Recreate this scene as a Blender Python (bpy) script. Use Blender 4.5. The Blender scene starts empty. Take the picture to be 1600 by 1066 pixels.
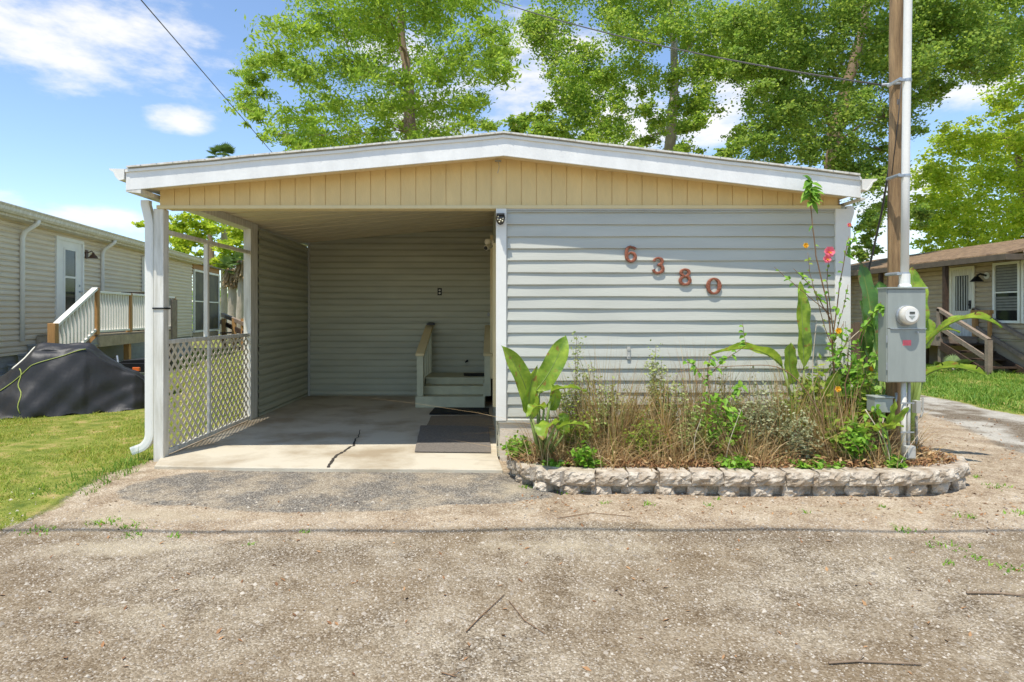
import bpy, math, random
import numpy as np
from mathutils import Vector, Matrix
random.seed(7); rng = np.random.default_rng(7)
R = math.radians
sc = bpy.context.scene

# ---------------------------------------------------------------- camera
FPX = 960.0; VX, VY = 775.0, 490.0; CH = 1.364
cam_d = bpy.data.cameras.new('camera'); cam = bpy.data.objects.new('camera', cam_d)
sc.collection.objects.link(cam); sc.camera = cam
cam.location = (0, 0, CH); cam.rotation_euler = (R(90), 0, 0)
cam_d.sensor_width = 36; cam_d.lens = FPX / 1600 * 36
cam_d.shift_x = (800 - VX) / 1600; cam_d.shift_y = (VY - 533) / 1600
cam_d.clip_start = 0.05; cam_d.clip_end = 2000

# ---------------------------------------------------------------- light
SUNV = Vector((0.20, 0.32, -1.0)).normalized()
sd = bpy.data.lights.new('sun', 'SUN'); sd.energy = 3.5; sd.angle = R(0.5); sd.color = (1.0, 0.955, 0.88)
sun = bpy.data.objects.new('sun', sd); sc.collection.objects.link(sun)
sun.rotation_euler = SUNV.to_track_quat('-Z', 'Y').to_euler(); sun.location = (-2, -6, 20)
w = bpy.data.worlds.new('World'); sc.world = w; w.use_nodes = True
nt = w.node_tree; nt.nodes.clear()
def N(t, **k):
    n = nt.nodes.new(t)
    for a, b in k.items(): setattr(n, a, b)
    return n
out = N('ShaderNodeOutputWorld'); bg = N('ShaderNodeBackground'); sky = N('ShaderNodeTexSky')
sky.sky_type = 'NISHITA'; sky.sun_disc = False; sky.sun_elevation = R(69.3); sky.sun_rotation = R(212)
sky.air_density = 1.0; sky.dust_density = 0.15; sky.ozone_density = 3.0
bg.inputs['Strength'].default_value = 0.15
cl = N('ShaderNodeBackground'); cl.inputs['Color'].default_value = (1, 0.985, 0.97, 1); cl.inputs['Strength'].default_value = 0.72
mixs = N('ShaderNodeMixShader')
nt.links.new(sky.outputs[0], bg.inputs[0])
tc = N('ShaderNodeTexCoord')
mp = N('ShaderNodeMapping'); mp.inputs['Scale'].default_value = (1, 1, 2.6)
nt.links.new(tc.outputs['Generated'], mp.inputs[0])
nz = N('ShaderNodeTexNoise'); nz.inputs['Scale'].default_value = 6.5; nz.inputs['Detail'].default_value = 12; nz.inputs['Roughness'].default_value = 0.60
nt.links.new(mp.outputs[0], nz.inputs[0])
def dirpx(px, py): return Vector(((px - VX) / FPX, 1, (VY - py) / FPX)).normalized()
# cloud banks, each a soft ellipse of directions on the sky sphere
banks = [(150, 50, 0.22, 0.085), (60, 20, 0.16, 0.05), (255, 118, 0.075, 0.032), (272, 182, 0.052, 0.022), (850, 110, 0.16, 0.10), (1140, 130, 0.17, 0.07), (1000, 190, 0.2, 0.07),
         (1390, 370, 0.14, 0.10), (100, 335, 0.15, 0.022), (10, 318, 0.1, 0.02), (1500, 130, 0.07, 0.04), (620, 90, 0.1, 0.05), (640, 190, 0.12, 0.05)]
acc = None
for (px, py, sx, sy) in banks:
    d = dirpx(px, py)
    right = Vector((d.y, -d.x, 0)).normalized(); up = right.cross(d).normalized()
    sub = N('ShaderNodeVectorMath', operation='SUBTRACT'); nt.links.new(tc.outputs['Generated'], sub.inputs[0]); sub.inputs[1].default_value = d
    def dot(v, s):
        n = N('ShaderNodeVectorMath', operation='DOT_PRODUCT'); nt.links.new(sub.outputs[0], n.inputs[0]); n.inputs[1].default_value = v / s
        p = N('ShaderNodeMath', operation='POWER'); nt.links.new(n.outputs['Value'], p.inputs[0]); p.inputs[1].default_value = 2; return p
    a = dot(right, sx); b = dot(up, sy)
    s = N('ShaderNodeMath', operation='ADD'); nt.links.new(a.outputs[0], s.inputs[0]); nt.links.new(b.outputs[0], s.inputs[1])
    m = N('ShaderNodeMath', operation='SUBTRACT'); m.inputs[0].default_value = 1.0; nt.links.new(s.outputs[0], m.inputs[1])
    m2 = N('ShaderNodeMath', operation='MAXIMUM'); nt.links.new(m.outputs[0], m2.inputs[0]); m2.inputs[1].default_value = -0.7
    if acc is None: acc = m2
    else:
        q = N('ShaderNodeMath', operation='MAXIMUM'); nt.links.new(acc.outputs[0], q.inputs[0]); nt.links.new(m2.outputs[0], q.inputs[1]); acc = q
ma = N('ShaderNodeMath', operation='MULTIPLY_ADD'); nt.links.new(nz.outputs['Fac'], ma.inputs[0]); ma.inputs[1].default_value = 4.6; ma.inputs[2].default_value = -2.32
ad = N('ShaderNodeMath', operation='ADD'); nt.links.new(ma.outputs[0], ad.inputs[0]); nt.links.new(acc.outputs[0], ad.inputs[1])
rmp = N('ShaderNodeMapRange'); rmp.interpolation_type = 'SMOOTHSTEP'
rmp.inputs['From Min'].default_value = 0.05; rmp.inputs['From Max'].default_value = 1.35; rmp.inputs['To Max'].default_value = 0.9
nt.links.new(ad.outputs[0], rmp.inputs['Value'])
nt.links.new(rmp.outputs[0], mixs.inputs[0]); nt.links.new(bg.outputs[0], mixs.inputs[1]); nt.links.new(cl.outputs[0], mixs.inputs[2])
nt.links.new(mixs.outputs[0], out.inputs[0])
sc.view_settings.view_transform = 'Standard'; sc.view_settings.look = 'None'
sc.view_settings.exposure = 0.62; sc.view_settings.gamma = 1.0

# ---------------------------------------------------------------- helpers
def W(px, py, Y): return Vector(((px - VX) * Y / FPX, Y, CH - (py - VY) * Y / FPX))
def XX(px, Y): return (px - VX) * Y / FPX
def ZZ(py, Y): return CH - (py - VY) * Y / FPX

def srgb(r, g, b):
    f = lambda c: (c / 255 / 12.92) if c / 255 <= 0.04045 else ((c / 255 + 0.055) / 1.055) ** 2.4
    return (f(r), f(g), f(b))

MATS = {}
def mat(name, col, rough=0.6, var=0.12, scale=6.0, bump=0.0, bscale=40.0, metal=0.0, col2=None, stretch=None, spec=0.4, island=None, trans=0.0, detail=5, emis=None, brown=None):
    m = bpy.data.materials.new(name); m.use_nodes = True; t = m.node_tree; t.nodes.clear()
    n = lambda ty, **k: t.nodes.new(ty)
    o = n('ShaderNodeOutputMaterial'); p = n('ShaderNodeBsdfPrincipled'); L = t.links.new
    p.inputs['Roughness'].default_value = rough; p.inputs['Metallic'].default_value = metal
    p.inputs['Specular IOR Level'].default_value = spec
    tcn = n('ShaderNodeTexCoord'); mpn = n('ShaderNodeMapping'); L(tcn.outputs['Object'], mpn.inputs[0])
    if stretch: mpn.inputs['Scale'].default_value = stretch
    nz = n('ShaderNodeTexNoise'); nz.inputs['Scale'].default_value = scale; nz.inputs['Detail'].default_value = detail; nz.inputs['Roughness'].default_value = 0.6
    L(mpn.outputs[0], nz.inputs[0])
    c1 = tuple(max(0, c * (1 - var)) for c in col); c2 = col2 or tuple(min(1, c * (1 + var)) for c in col)
    rp = n('ShaderNodeValToRGB'); rp.color_ramp.elements[0].position = 0.3; rp.color_ramp.elements[1].position = 0.7
    rp.color_ramp.elements[0].color = (*c1, 1); rp.color_ramp.elements[1].color = (*c2, 1)
    L(nz.outputs['Fac'], rp.inputs[0]); colout = rp.outputs[0]
    if island:
        g = n('ShaderNodeNewGeometry'); ir = n('ShaderNodeValToRGB'); els = ir.color_ramp.elements
        while len(els) < len(island): els.new(0.5)
        for i, c in enumerate(island): els[i].position = i / (len(island) - 1); els[i].color = (*c, 1)
        L(g.outputs['Random Per Island'], ir.inputs[0])
        mx = n('ShaderNodeMix'); mx.data_type = 'RGBA'; mx.blend_type = 'MIX'; mx.inputs['Factor'].default_value = 0.72
        L(rp.outputs[0], mx.inputs['A']); L(ir.outputs[0], mx.inputs['B']); colout = mx.outputs['Result']
    if brown:
        bn = n('ShaderNodeTexNoise'); bn.inputs['Scale'].default_value = 16; bn.inputs['Detail'].default_value = 4; L(tcn.outputs['Object'], bn.inputs[0])
        br = n('ShaderNodeValToRGB'); br.color_ramp.elements[0].position = 0.60; br.color_ramp.elements[1].position = 0.68; L(bn.outputs['Fac'], br.inputs[0])
        mb_ = n('ShaderNodeMix'); mb_.data_type = 'RGBA'; L(br.outputs[0], mb_.inputs['Factor']); L(colout, mb_.inputs['A']); mb_.inputs['B'].default_value = (*brown, 1); colout = mb_.outputs['Result']
    L(colout, p.inputs['Base Color'])
    if bump:
        nb = n('ShaderNodeTexNoise'); nb.inputs['Scale'].default_value = bscale; nb.inputs['Detail'].default_value = 6; L(mpn.outputs[0], nb.inputs[0])
        b = n('ShaderNodeBump'); b.inputs['Strength'].default_value = bump; b.inputs['Distance'].default_value = 0.02
        L(nb.outputs['Fac'], b.inputs['Height']); L(b.outputs[0], p.inputs['Normal'])
    if emis: p.inputs['Emission Color'].default_value = (*emis, 1)
    if trans:
        tr = n('ShaderNodeBsdfTranslucent'); mx2 = n('ShaderNodeMixShader'); mx2.inputs[0].default_value = trans
        hs = n('ShaderNodeHueSaturation'); hs.inputs['Value'].default_value = 1.25; L(colout, hs.inputs['Color']); L(hs.outputs[0], tr.inputs[0])
        L(p.outputs[0], mx2.inputs[1]); L(tr.outputs[0], mx2.inputs[2]); L(mx2.outputs[0], o.inputs[0])
    else: L(p.outputs[0], o.inputs[0])
    MATS[name] = m; return m

class MB:
    def __init__(s): s.v = []; s.f = []
    def add(s, vs, fs):
        b = len(s.v); s.v += [tuple(x) for x in vs]; s.f += [tuple(b + i for i in f) for f in fs]; return s
    def box(s, x0, x1, y0, y1, z0, z1):
        return s.add([(x0,y0,z0),(x1,y0,z0),(x1,y1,z0),(x0,y1,z0),(x0,y0,z1),(x1,y0,z1),(x1,y1,z1),(x0,y1,z1)],
                     [(0,3,2,1),(4,5,6,7),(0,1,5,4),(1,2,6,5),(2,3,7,6),(3,0,4,7)])
    def cbox(s, c, sz, M=None):
        vs = [Vector((sx*sz[0]/2, sy*sz[1]/2, sz_*sz[2]/2)) for sz_ in (-1,1) for sx, sy in ((-1,-1),(1,-1),(1,1),(-1,1))]
        if M is not None: vs = [M @ v for v in vs]
        return s.add([Vector(c) + v for v in vs], [(0,3,2,1),(4,5,6,7),(0,1,5,4),(1,2,6,5),(2,3,7,6),(3,0,4,7)])
    def bar(s, p, q, w, h, up=(0,0,1)):
        p = Vector(p); q = Vector(q); d = (q - p).normalized(); u = Vector(up)
        if abs(d.dot(u)) > 0.98: u = Vector((0,1,0))
        r = d.cross(u).normalized(); u = r.cross(d).normalized()
        vs = [e + r*(a*w/2) + u*(b*h/2) for e in (p, q) for a, b in ((-1,-1),(1,-1),(1,1),(-1,1))]
        return s.add(vs, [(0,1,2,3),(7,6,5,4),(0,4,5,1),(1,5,6,2),(2,6,7,3),(3,7,4,0)])
    def tube(s, pts, rad, seg=8, cap=True):
        pts = [Vector(p) for p in pts]; n = len(pts)
        rad = rad if hasattr(rad, '__len__') else [rad]*n
        base = len(s.v); prev = None
        for i, p in enumerate(pts):
            d = (pts[min(i+1,n-1)] - pts[max(i-1,0)])
            if d.length < 1e-9: d = Vector((0,0,1))
            d.normalize()
            if prev is None:
                a = Vector((0,0,1)) if abs(d.z) < 0.9 else Vector((1,0,0))
                r = d.cross(a).normalized()
            else:
                r = (prev - d*prev.dot(d))
                r = r.normalized() if r.length > 1e-6 else d.orthogonal().normalized()
            prev = r; u = d.cross(r)
            for k in range(seg):
                an = 2*math.pi*k/seg
                s.v.append(tuple(p + (r*math.cos(an) + u*math.sin(an))*rad[i]))
        for i in range(n-1):
            for k in range(seg):
                a = base+i*seg+k; b = base+i*seg+(k+1)%seg
                s.f.append((a, b, b+seg, a+seg))
        if cap:
            s.f.append(tuple(base+k for k in reversed(range(seg)))); s.f.append(tuple(base+(n-1)*seg+k for k in range(seg)))
        return s
    def prism(s, poly, axis, a, b):
        """extrude a 2-D polygon along axis ('x','y' or 'z') from a to b"""
        n = len(poly)
        def P(u, v, t): return {'x': (t,u,v), 'y': (u,t,v), 'z': (u,v,t)}[axis]
        return s.add([P(u,v,a) for u,v in poly] + [P(u,v,b) for u,v in poly],
              [tuple(range(n))[::-1], tuple(range(n,2*n))] + [(i,(i+1)%n,n+(i+1)%n,n+i) for i in range(n)])
    def lathe(s, c, prof, seg=20, axis='z'):
        c = Vector(c); b = len(s.v)
        for (r, h) in prof:
            for k in range(seg):
                an = 2*math.pi*k/seg; u, v = r*math.cos(an), r*math.sin(an)
                o = {'z': Vector((u,v,h)), 'y': Vector((u,h,v)), 'x': Vector((h,u,v))}[axis]
                s.v.append(tuple(c+o))
        for i in range(len(prof)-1):
            for k in range(seg):
                s.f.append((b+i*seg+k, b+i*seg+(k+1)%seg, b+(i+1)*seg+(k+1)%seg, b+(i+1)*seg+k))
        s.f.append(tuple(b+k for k in range(seg))); s.f.append(tuple(b+(len(prof)-1)*seg+k for k in reversed(range(seg))))
        return s

def tag(o, label=None, cat=None, group=None, kind=None):
    if label: o['label'] = label
    if cat: o['category'] = cat
    if group: o['group'] = group
    if kind: o['kind'] = kind
    return o
def thing(name, label, cat, loc=(0,0,0), rz=0, group=None):
    o = bpy.data.objects.new(name, None); sc.collection.objects.link(o); o.empty_display_size = 0.2
    o.location = loc; o.rotation_euler = (0,0,rz); return tag(o, label, cat, group)
def obj(name, mb, m, parent=None, world=True, smooth=False, label=None, bevel=0, fixn=True):
    """link one mesh object; with a parent, world=True means mb holds world coordinates (parent unrotated)"""
    off = Vector((0,0,0))
    if parent is not None and world:
        q = parent
        while q is not None: off += q.location; q = q.parent
    me = bpy.data.meshes.new(name)
    me.from_pydata([(v[0]-off.x, v[1]-off.y, v[2]-off.z) for v in mb.v] if parent is not None and world else mb.v, [], mb.f)
    if fixn:
        import bmesh
        bm = bmesh.new(); bm.from_mesh(me); bmesh.ops.recalc_face_normals(bm, faces=bm.faces); bm.to_mesh(me); bm.free()
    if smooth: me.polygons.foreach_set('use_smooth', [True]*len(me.polygons))
    me.materials.append(MATS[m]); o = bpy.data.objects.new(name, me); sc.collection.objects.link(o)
    if parent is not None: o.parent = parent
    if bevel:
        b = o.modifiers.new('bevel', 'BEVEL'); b.width = bevel; b.segments = 2; b.limit_method = 'ANGLE'; b.angle_limit = R(40)
    if label: o['label'] = label
    return o
def solo(name, mb, m, label, cat, loc=None, **k):
    """a thing that is one mesh; the mesh origin is put at loc"""
    grp = k.pop('group', None)
    if loc is None:
        a = np.array(mb.v); loc = (a[:,0].mean(), a[:,1].mean(), a[:,2].min())
    mb.v = [(v[0]-loc[0], v[1]-loc[1], v[2]-loc[2]) for v in mb.v]
    o = obj(name, mb, m, None, **k); o.location = loc; return tag(o, label, cat, grp)
def npmesh(name, V, nper, m, parent=None, smooth=False, F=None):
    """V (n*nper,3): n separate polygons of nper corners; or explicit F (k,c)"""
    V = np.asarray(V, dtype=np.float32).reshape(-1,3)
    if parent is not None:
        off = np.zeros(3); q = parent
        while q is not None: off += np.array(q.location); q = q.parent
        V = V - off.astype(np.float32)
    if F is None: F = np.arange(len(V), dtype=np.int32).reshape(-1, nper)
    F = np.asarray(F, dtype=np.int32); k, c = F.shape
    me = bpy.data.meshes.new(name); me.vertices.add(len(V)); me.vertices.foreach_set('co', V.ravel())
    me.loops.add(k*c); me.loops.foreach_set('vertex_index', F.ravel())
    me.polygons.add(k); me.polygons.foreach_set('loop_start', np.arange(0,k*c,c,dtype=np.int32))
    if smooth: me.polygons.foreach_set('use_smooth', np.ones(k, dtype=bool))
    me.update(calc_edges=True); me.materials.append(MATS[m])
    o = bpy.data.objects.new(name, me); sc.collection.objects.link(o)
    if parent is not None: o.parent = parent
    return o
def unit(a): return a / np.maximum(np.linalg.norm(a, axis=-1, keepdims=True), 1e-9)
def leaf_quads(C, size, aspect=1.8, droop=0.0, up=0.35):
    """rhombic leaves at centres C; size per leaf"""
    n = len(C); d = rng.normal(size=(n,3)); d[:,2] = d[:,2]*0.6 - droop; d = unit(d)
    nn = rng.normal(size=(n,3)); nn[:,2] += up*3; s = unit(np.cross(d, nn))
    L = (size*aspect/2)[:,None]; Wd = (size/2)[:,None]
    return np.stack([C - d*L, C + s*Wd + d*L*0.1, C + d*L, C - s*Wd + d*L*0.1], axis=1)
def blades(base, h, lean, width, seg=3, curl=0.6):
    """curved tapering blades; base (n,3), h (n,), lean (n,2), width (n,) -> V, F"""
    n = len(base); an = rng.uniform(0, math.pi, n); s = np.stack([np.cos(an), np.sin(an), np.zeros(n)], 1)
    rows = []
    for i in range(seg+1):
        t = i/seg; off = np.zeros((n,3)); off[:,:2] = lean*(t**2)[None] if False else lean*(t*t)
        off[:,2] = h*t*(1 - curl*0.35*t*t*np.minimum(1, np.linalg.norm(lean,axis=1)/np.maximum(h,1e-3)))
        wd = (width*(1-t**1.6)*0.5 + width*0.03)[:,None]
        rows.append(np.stack([base+off-s*wd, base+off+s*wd], 1))
    V = np.concatenate(rows, 1).reshape(-1,3); k = 2*(seg+1)
    f = np.array([[2*i,2*i+1,2*i+3,2*i+2] for i in range(seg)])
    F = (np.arange(n)[:,None,None]*k + f[None]).reshape(-1,4)
    return V, F
def smoothstep(a, b, x):
    t = np.clip((x-a)/(b-a), 0, 1); return t*t*(3-2*t)
def gz(x, y):
    """ground height"""
    x = np.asarray(x, dtype=float); y = np.asarray(y, dtype=float)
    z = -0.065 + 0.035*smoothstep(4.2, 5.3, y)*(1-smoothstep(0.0, 0.6, x))
    z = z - 0.19*smoothstep(6.5, 12.5, x)*smoothstep(7, 13, y)
    z = z + 0.012*np.sin(x*1.3+0.5)*np.sin(y*1.7) + 0.006*np.sin(x*4.1)*np.sin(y*3.3+1)
    return z
# ---------------------------------------------------------------- materials
mat('white_paint', srgb(230,227,216), 0.45, 0.06, 3.0, 0.08, 60)
mat('fascia_white', srgb(232,230,222), 0.5, 0.07, 5.0, 0.1, 60, stretch=(1.5,1,0.6))
mat('white_weathered', srgb(206,200,182), 0.6, 0.16, 7.0, 0.15, 50, col2=srgb(230,226,214), stretch=(3,3,0.35))
mat('front_siding', srgb(187,186,172), 0.5, 0.09, 2.0, 0.08, 30, stretch=(0.4,1,3))
mat('carport_siding', srgb(182,181,158), 0.55, 0.12, 2.0, 0.08, 30, stretch=(0.4,0.4,3))
mat('gable_panel', srgb(221,195,138), 0.6, 0.08, 2.5, 0.1, 60, stretch=(2,1,0.5))
mat('lattice_cream', srgb(222,210,186), 0.6, 0.1, 6)
mat('gable_trim', srgb(218,200,152), 0.6, 0.05, 3.0)
mat('ceiling_panel', srgb(230,214,178), 0.6, 0.10, 3.0, stretch=(0.25,5,1))
mat('gray_trim', srgb(176,174,164), 0.6, 0.1, 5)
mat('concrete', srgb(196,186,168), 0.85, 0.14, 1.6, 0.25, 60, detail=9)
mat('skirting', srgb(214,202,182), 0.8, 0.10, 4.0, 0.3, 30)
mat('crack_dark', srgb(62,56,48), 0.95, 0.3, 20)
mat('step_paint', srgb(186,184,154), 0.6, 0.10, 6, 0.12, 50)
mat('rubber_black', srgb(30,30,29), 0.8, 0.3, 30, 0.3, 200)
mat('mat_brown', srgb(138,122,100), 0.95, 0.25, 60, 0.5, 260)
mat('mat_gray', srgb(122,114,104), 0.95, 0.28, 60, 0.6, 300)
mat('black_plastic', srgb(24,24,24), 0.45, 0.1)
mat('smoke_plastic', srgb(66,62,58), 0.3, 0.15)
mat('lens', srgb(235,225,190), 0.15, 0.05, spec=0.8)
mat('cream_plastic', srgb(226,220,200), 0.4, 0.05)
mat('rust_copper', srgb(124,66,42), 0.55, 0.3, 40, 0.3, 80, col2=srgb(168,104,76))
mat('meter_gray', srgb(150,155,146), 0.5, 0.09, 4.0, 0.05, 90, stretch=(3,3,0.5), brown=None)
mat('galv', srgb(170,174,176), 0.4, 0.12, 20, metal=0.6)
mat('meter_glass', srgb(205,200,184), 0.12, 0.05, 8, spec=0.8)
mat('display', srgb(70,74,70), 0.2, 0.05)
mat('dial_plate', srgb(226,224,214), 0.4, 0.04)
mat('pink_sticker', srgb(232,104,112), 0.6, 0.12, 40)
mat('pole_wood', srgb(104,80,54), 0.85, 0.30, 9, 0.9, 30, col2=srgb(178,146,104), stretch=(2.2,2.2,0.18), detail=8)
mat('cable', srgb(72,68,64), 0.6, 0.1)
mat('block_stone', srgb(160,138,110), 0.92, 0.2, 11, 0.9, 55, col2=srgb(212,200,180), detail=9)
mat('bed_soil', srgb(112,82,58), 0.95, 0.35, 14, 0.8, 40, detail=8)
mat('litter', srgb(140,98,62), 0.85, 0.3, 9, island=[srgb(96,66,42), srgb(150,108,70), srgb(186,148,104), srgb(122,82,52)])
mat('straw', srgb(190,160,112), 0.8, 0.2, 9, island=[srgb(128,90,56), srgb(196,160,108), srgb(224,200,156), srgb(132,128,68), srgb(160,116,72), srgb(112,108,60)], trans=0.3)
mat('greenblade', srgb(124,142,60), 0.6, 0.2, 9, island=[srgb(96,126,50), srgb(146,158,74), srgb(184,156,80), srgb(168,112,56), srgb(104,120,62)], trans=0.25)
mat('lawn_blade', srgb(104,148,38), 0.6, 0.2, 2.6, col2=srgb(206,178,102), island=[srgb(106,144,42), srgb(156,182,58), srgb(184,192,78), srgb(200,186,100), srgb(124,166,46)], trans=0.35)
mat('lush_blade', srgb(96,140,46), 0.6, 0.35, 0.8, island=[srgb(70,112,34), srgb(124,160,54), srgb(160,178,70), srgb(96,134,44)], trans=0.3)  # deeper green blades for the right lawn and the edge tufts
mat('banana', srgb(108,152,46), 0.42, 0.25, 9, 0.2, 40, col2=srgb(172,194,70), trans=0.42, spec=0.4, brown=srgb(150,120,60))
mat('banana_dark', srgb(74,116,52), 0.36, 0.2, 5, 0.15, 40, col2=srgb(104,146,64), trans=0.3, spec=0.4, brown=srgb(128,104,58))
mat('stalk_green', srgb(120,138,68), 0.6, 0.2, 12)
mat('herb', srgb(156,168,96), 0.7, 0.2, 12, island=[srgb(122,142,66), srgb(160,172,98), srgb(190,196,136)], trans=0.25)
mat('sage', srgb(144,150,104), 0.75, 0.2, 12, island=[srgb(136,144,98), srgb(178,180,138), srgb(198,198,158)], trans=0.3)
mat('weed', srgb(118,164,46), 0.55, 0.2, 12, island=[srgb(86,132,34), srgb(132,176,54), srgb(164,196,70)], trans=0.35)
mat('twig', srgb(132,104,76), 0.85, 0.2, 14)
mat('palewood', srgb(186,172,148), 0.8, 0.15, 10)
mat('pink', srgb(232,120,136), 0.6, 0.12, 30, trans=0.3)
mat('yellow', srgb(238,186,48), 0.6, 0.12, 30, trans=0.3)
mat('bark_brown', srgb(134,114,92), 0.9, 0.3, 5, 0.8, 14, stretch=(1,1,0.25))
mat('bark_pale', srgb(168,156,138), 0.9, 0.3, 3, 0.6, 14, stretch=(1,1,0.5))
mat('leaf_cypress', srgb(148,174,62), 0.7, 0.5, 0.45, island=[srgb(112,148,46), srgb(154,184,60), srgb(184,200,76), srgb(136,164,58)], trans=0.48)
mat('leaf_oak', srgb(146,174,66), 0.6, 0.5, 0.35, island=[srgb(100,138,52), srgb(152,180,68), srgb(192,200,84), srgb(126,160,62)], trans=0.56)
mat('leaf_oakdark', srgb(134,162,66), 0.55, 0.5, 0.35, island=[srgb(90,124,54), srgb(140,168,66), srgb(178,190,82), srgb(114,146,64)], trans=0.54)
mat('leaf_yellow', srgb(176,196,60), 0.65, 0.3, 0.5, island=[srgb(134,162,46), srgb(182,200,60), srgb(212,212,78), srgb(156,180,52)], trans=0.56)
mat('leaf_dry', srgb(150,140,96), 0.8, 0.2, 1, island=[srgb(120,112,76), srgb(168,156,112)], trans=0.3)
mat('leaf_palm', srgb(92,118,60), 0.6, 0.2, 2, island=[srgb(78,104,50), srgb(116,140,72)], trans=0.25)
mat('thatch', srgb(150,124,86), 0.9, 0.3, 3, island=[srgb(120,96,64), srgb(172,146,104)])
mat('beige_siding', srgb(216,202,176), 0.55, 0.06, 1.5, 0.05, 30, stretch=(1,1,3))
mat('tan_siding', srgb(178,160,132), 0.65, 0.14, 2.5, 0.1, 30, stretch=(1,1,3))
mat('roof_shingle', srgb(132,122,106), 0.95, 0.35, 9, 0.8, 30, col2=srgb(160,150,132))
mat('roof_litter', srgb(104,80,58), 0.95, 0.4, 7, 0.9, 18, col2=srgb(156,128,96))
mat('brown_fascia', srgb(96,84,70), 0.8, 0.2, 6)
mat('window_glass', srgb(34,38,38), 0.12, 0.2, 2, spec=0.35)
mat('screen_dark', srgb(66,60,48), 0.6, 0.4, 1.2, col2=srgb(104,96,66))
mat('blind', srgb(176,174,166), 0.6, 0.08, 8)
mat('gray_blind', srgb(124,122,114), 0.7, 0.15, 8)  # darker grey slats, toned down to look faint behind grey glass
mat('post_wood', srgb(178,134,82), 0.75, 0.2, 9, 0.3, 40, stretch=(3,3,0.4))
mat('deck_wood', srgb(168,152,128), 0.8, 0.2, 9, 0.3, 40)
mat('gray_wood', srgb(140,124,108), 0.85, 0.25, 9, 0.4, 40)
mat('dark_wood', srgb(70,54,42), 0.9, 0.3, 9, 0.4, 40)
mat('step_gray', srgb(150,149,142), 0.7, 0.12, 6)
mat('cover', srgb(44,43,43), 0.5, 0.10, 3, 0.9, 2.6, spec=0.4, stretch=(1.6,1.6,0.8))
mat('reflective', srgb(160,170,86), 0.5, 0.1, 20)
mat('orange', srgb(226,112,50), 0.4, 0.1)
mat('lamp_bronze', srgb(92,66,48), 0.5, 0.2)
mat('blue', srgb(70,120,200), 0.5, 0.1)
mat('pebble', srgb(176,166,150), 0.9, 0.2, 9, island=[srgb(92,84,74), srgb(150,138,120), srgb(190,180,162), srgb(126,110,92)])
mat('far_wall', srgb(210,206,196), 0.7, 0.08, 2)
mat('far_roof', srgb(176,160,128), 0.8, 0.1, 2)
mat('fence_wood', srgb(104,86,68), 0.85, 0.25, 6, 0.3, 20, stretch=(6,6,0.5))

# ---------------------------------------------------------------- ground sheet
def graded(lo, hi, flo, fhi, step):
    a = list(np.arange(flo, fhi+1e-6, step)); s = step; x = flo; left = []
    while x > lo: s *= 1.22; x -= s; left.append(x)
    s = step; x = fhi; right = []
    while x < hi: s *= 1.22; x += s; right.append(x)
    return np.array(left[::-1] + a + right)
gx = graded(-260, 260, -9, 14, 0.12); gy = graded(-60, 420, 1.5, 20, 0.12)
GX, GY = np.meshgrid(gx, gy)
def wob(x, y, s=1.0): return 0.5*np.sin(x*2.1*s+y*1.3*s) + 0.3*np.sin(y*3.7*s-x*1.9*s+1) + 0.2*np.sin(x*6.3*s+y*5.1*s+2)
lawnL = smoothstep(0.12, -0.12, GX + 3.32 + 0.10*wob(GX,GY)) * smoothstep(3.75, 4.1, GY + 0.14*wob(GX*1.3,GY) + np.clip((-GX-3.3)*0.12, 0, 0.6))
lawnR = smoothstep(7.25, 7.6, GX + 0.12*wob(GX,GY) ) * smoothstep(7.6, 8.4, GY + 0.2*wob(GX,GY))
far = smoothstep(11.5, 12.5, GY)
lawn = np.clip(np.maximum(np.maximum(lawnL, lawnR), far*smoothstep(7.4,8,np.abs(GX-0)+0.3)), 0, 1)
ex = (GX + 1.25)/1.72; ey = (GY - 5.0)/0.52
patch = smoothstep(1.12, 0.9, np.sqrt(np.abs(ex)**3.2 + np.abs(ey)**2.6) + 0.07*wob(GX*1.5,GY*1.5)) * (GY < 5.5)
shell = smoothstep(5.2, 5.6, GX + 0.15*wob(GX,GY) - (GY-6)*0.25) * (1 - lawnR) * smoothstep(5.9, 6.7, GY + 0.2*wob(GX,GY)) * smoothstep(7.7,7.4,GX)
dirt = np.clip(smoothstep(3.75, 4.35, GY + 0.22*wob(GX*0.8,GY*0.8)) + smoothstep(3.4,4.6,GX+0.5*wob(GX*.6,GY*.6))*smoothstep(3.0,3.9,GY)*0.8, 0, 1)
def blob(x, y, sx, sy): return np.exp(-(((GX-x)/sx)**2 + ((GY-y)/sy)**2))
stain = blob(1.75,4.0,.55,.13) + 0.8*blob(-0.9,4.05,1.3,.10) + .7*blob(-1.2,3.55,.7,.16) + .6*blob(2.0,3.85,.9,.12) + .5*blob(.4,3.3,1.0,.12) + .5*blob(-2.6,3.3,.5,.3) + .45*blob(1.2,2.9,1.6,.08) + .5*blob(-.2,4.45,1.2,.12)
pale = blob(-2.3,3.75,.5,.15) + .8*blob(0.4,3.75,.7,.12) + .7*blob(-1.3,4.32,1.0,.06) + .8*blob(-2.5,4.35,.6,.2) + .7*blob(.15,4.9,.18,.3) + .6*blob(2.6,4.5,1.5,.1) + .5*blob(-1.6,2.9,.7,.12) + .5*blob(2.9,3.2,.8,.12)
V = np.stack([GX, GY, gz(GX, GY)], -1).reshape(-1,3)
nx_, ny_ = len(gx), len(gy)
ii = (np.arange(ny_-1)[:,None]*nx_ + np.arange(nx_-1)[None]).ravel()
F = np.stack([ii, ii+1, ii+nx_+1, ii+nx_], 1)
m = bpy.data.materials.new('ground'); m.use_nodes = True; t = m.node_tree; t.nodes.clear(); L = t.links.new
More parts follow.
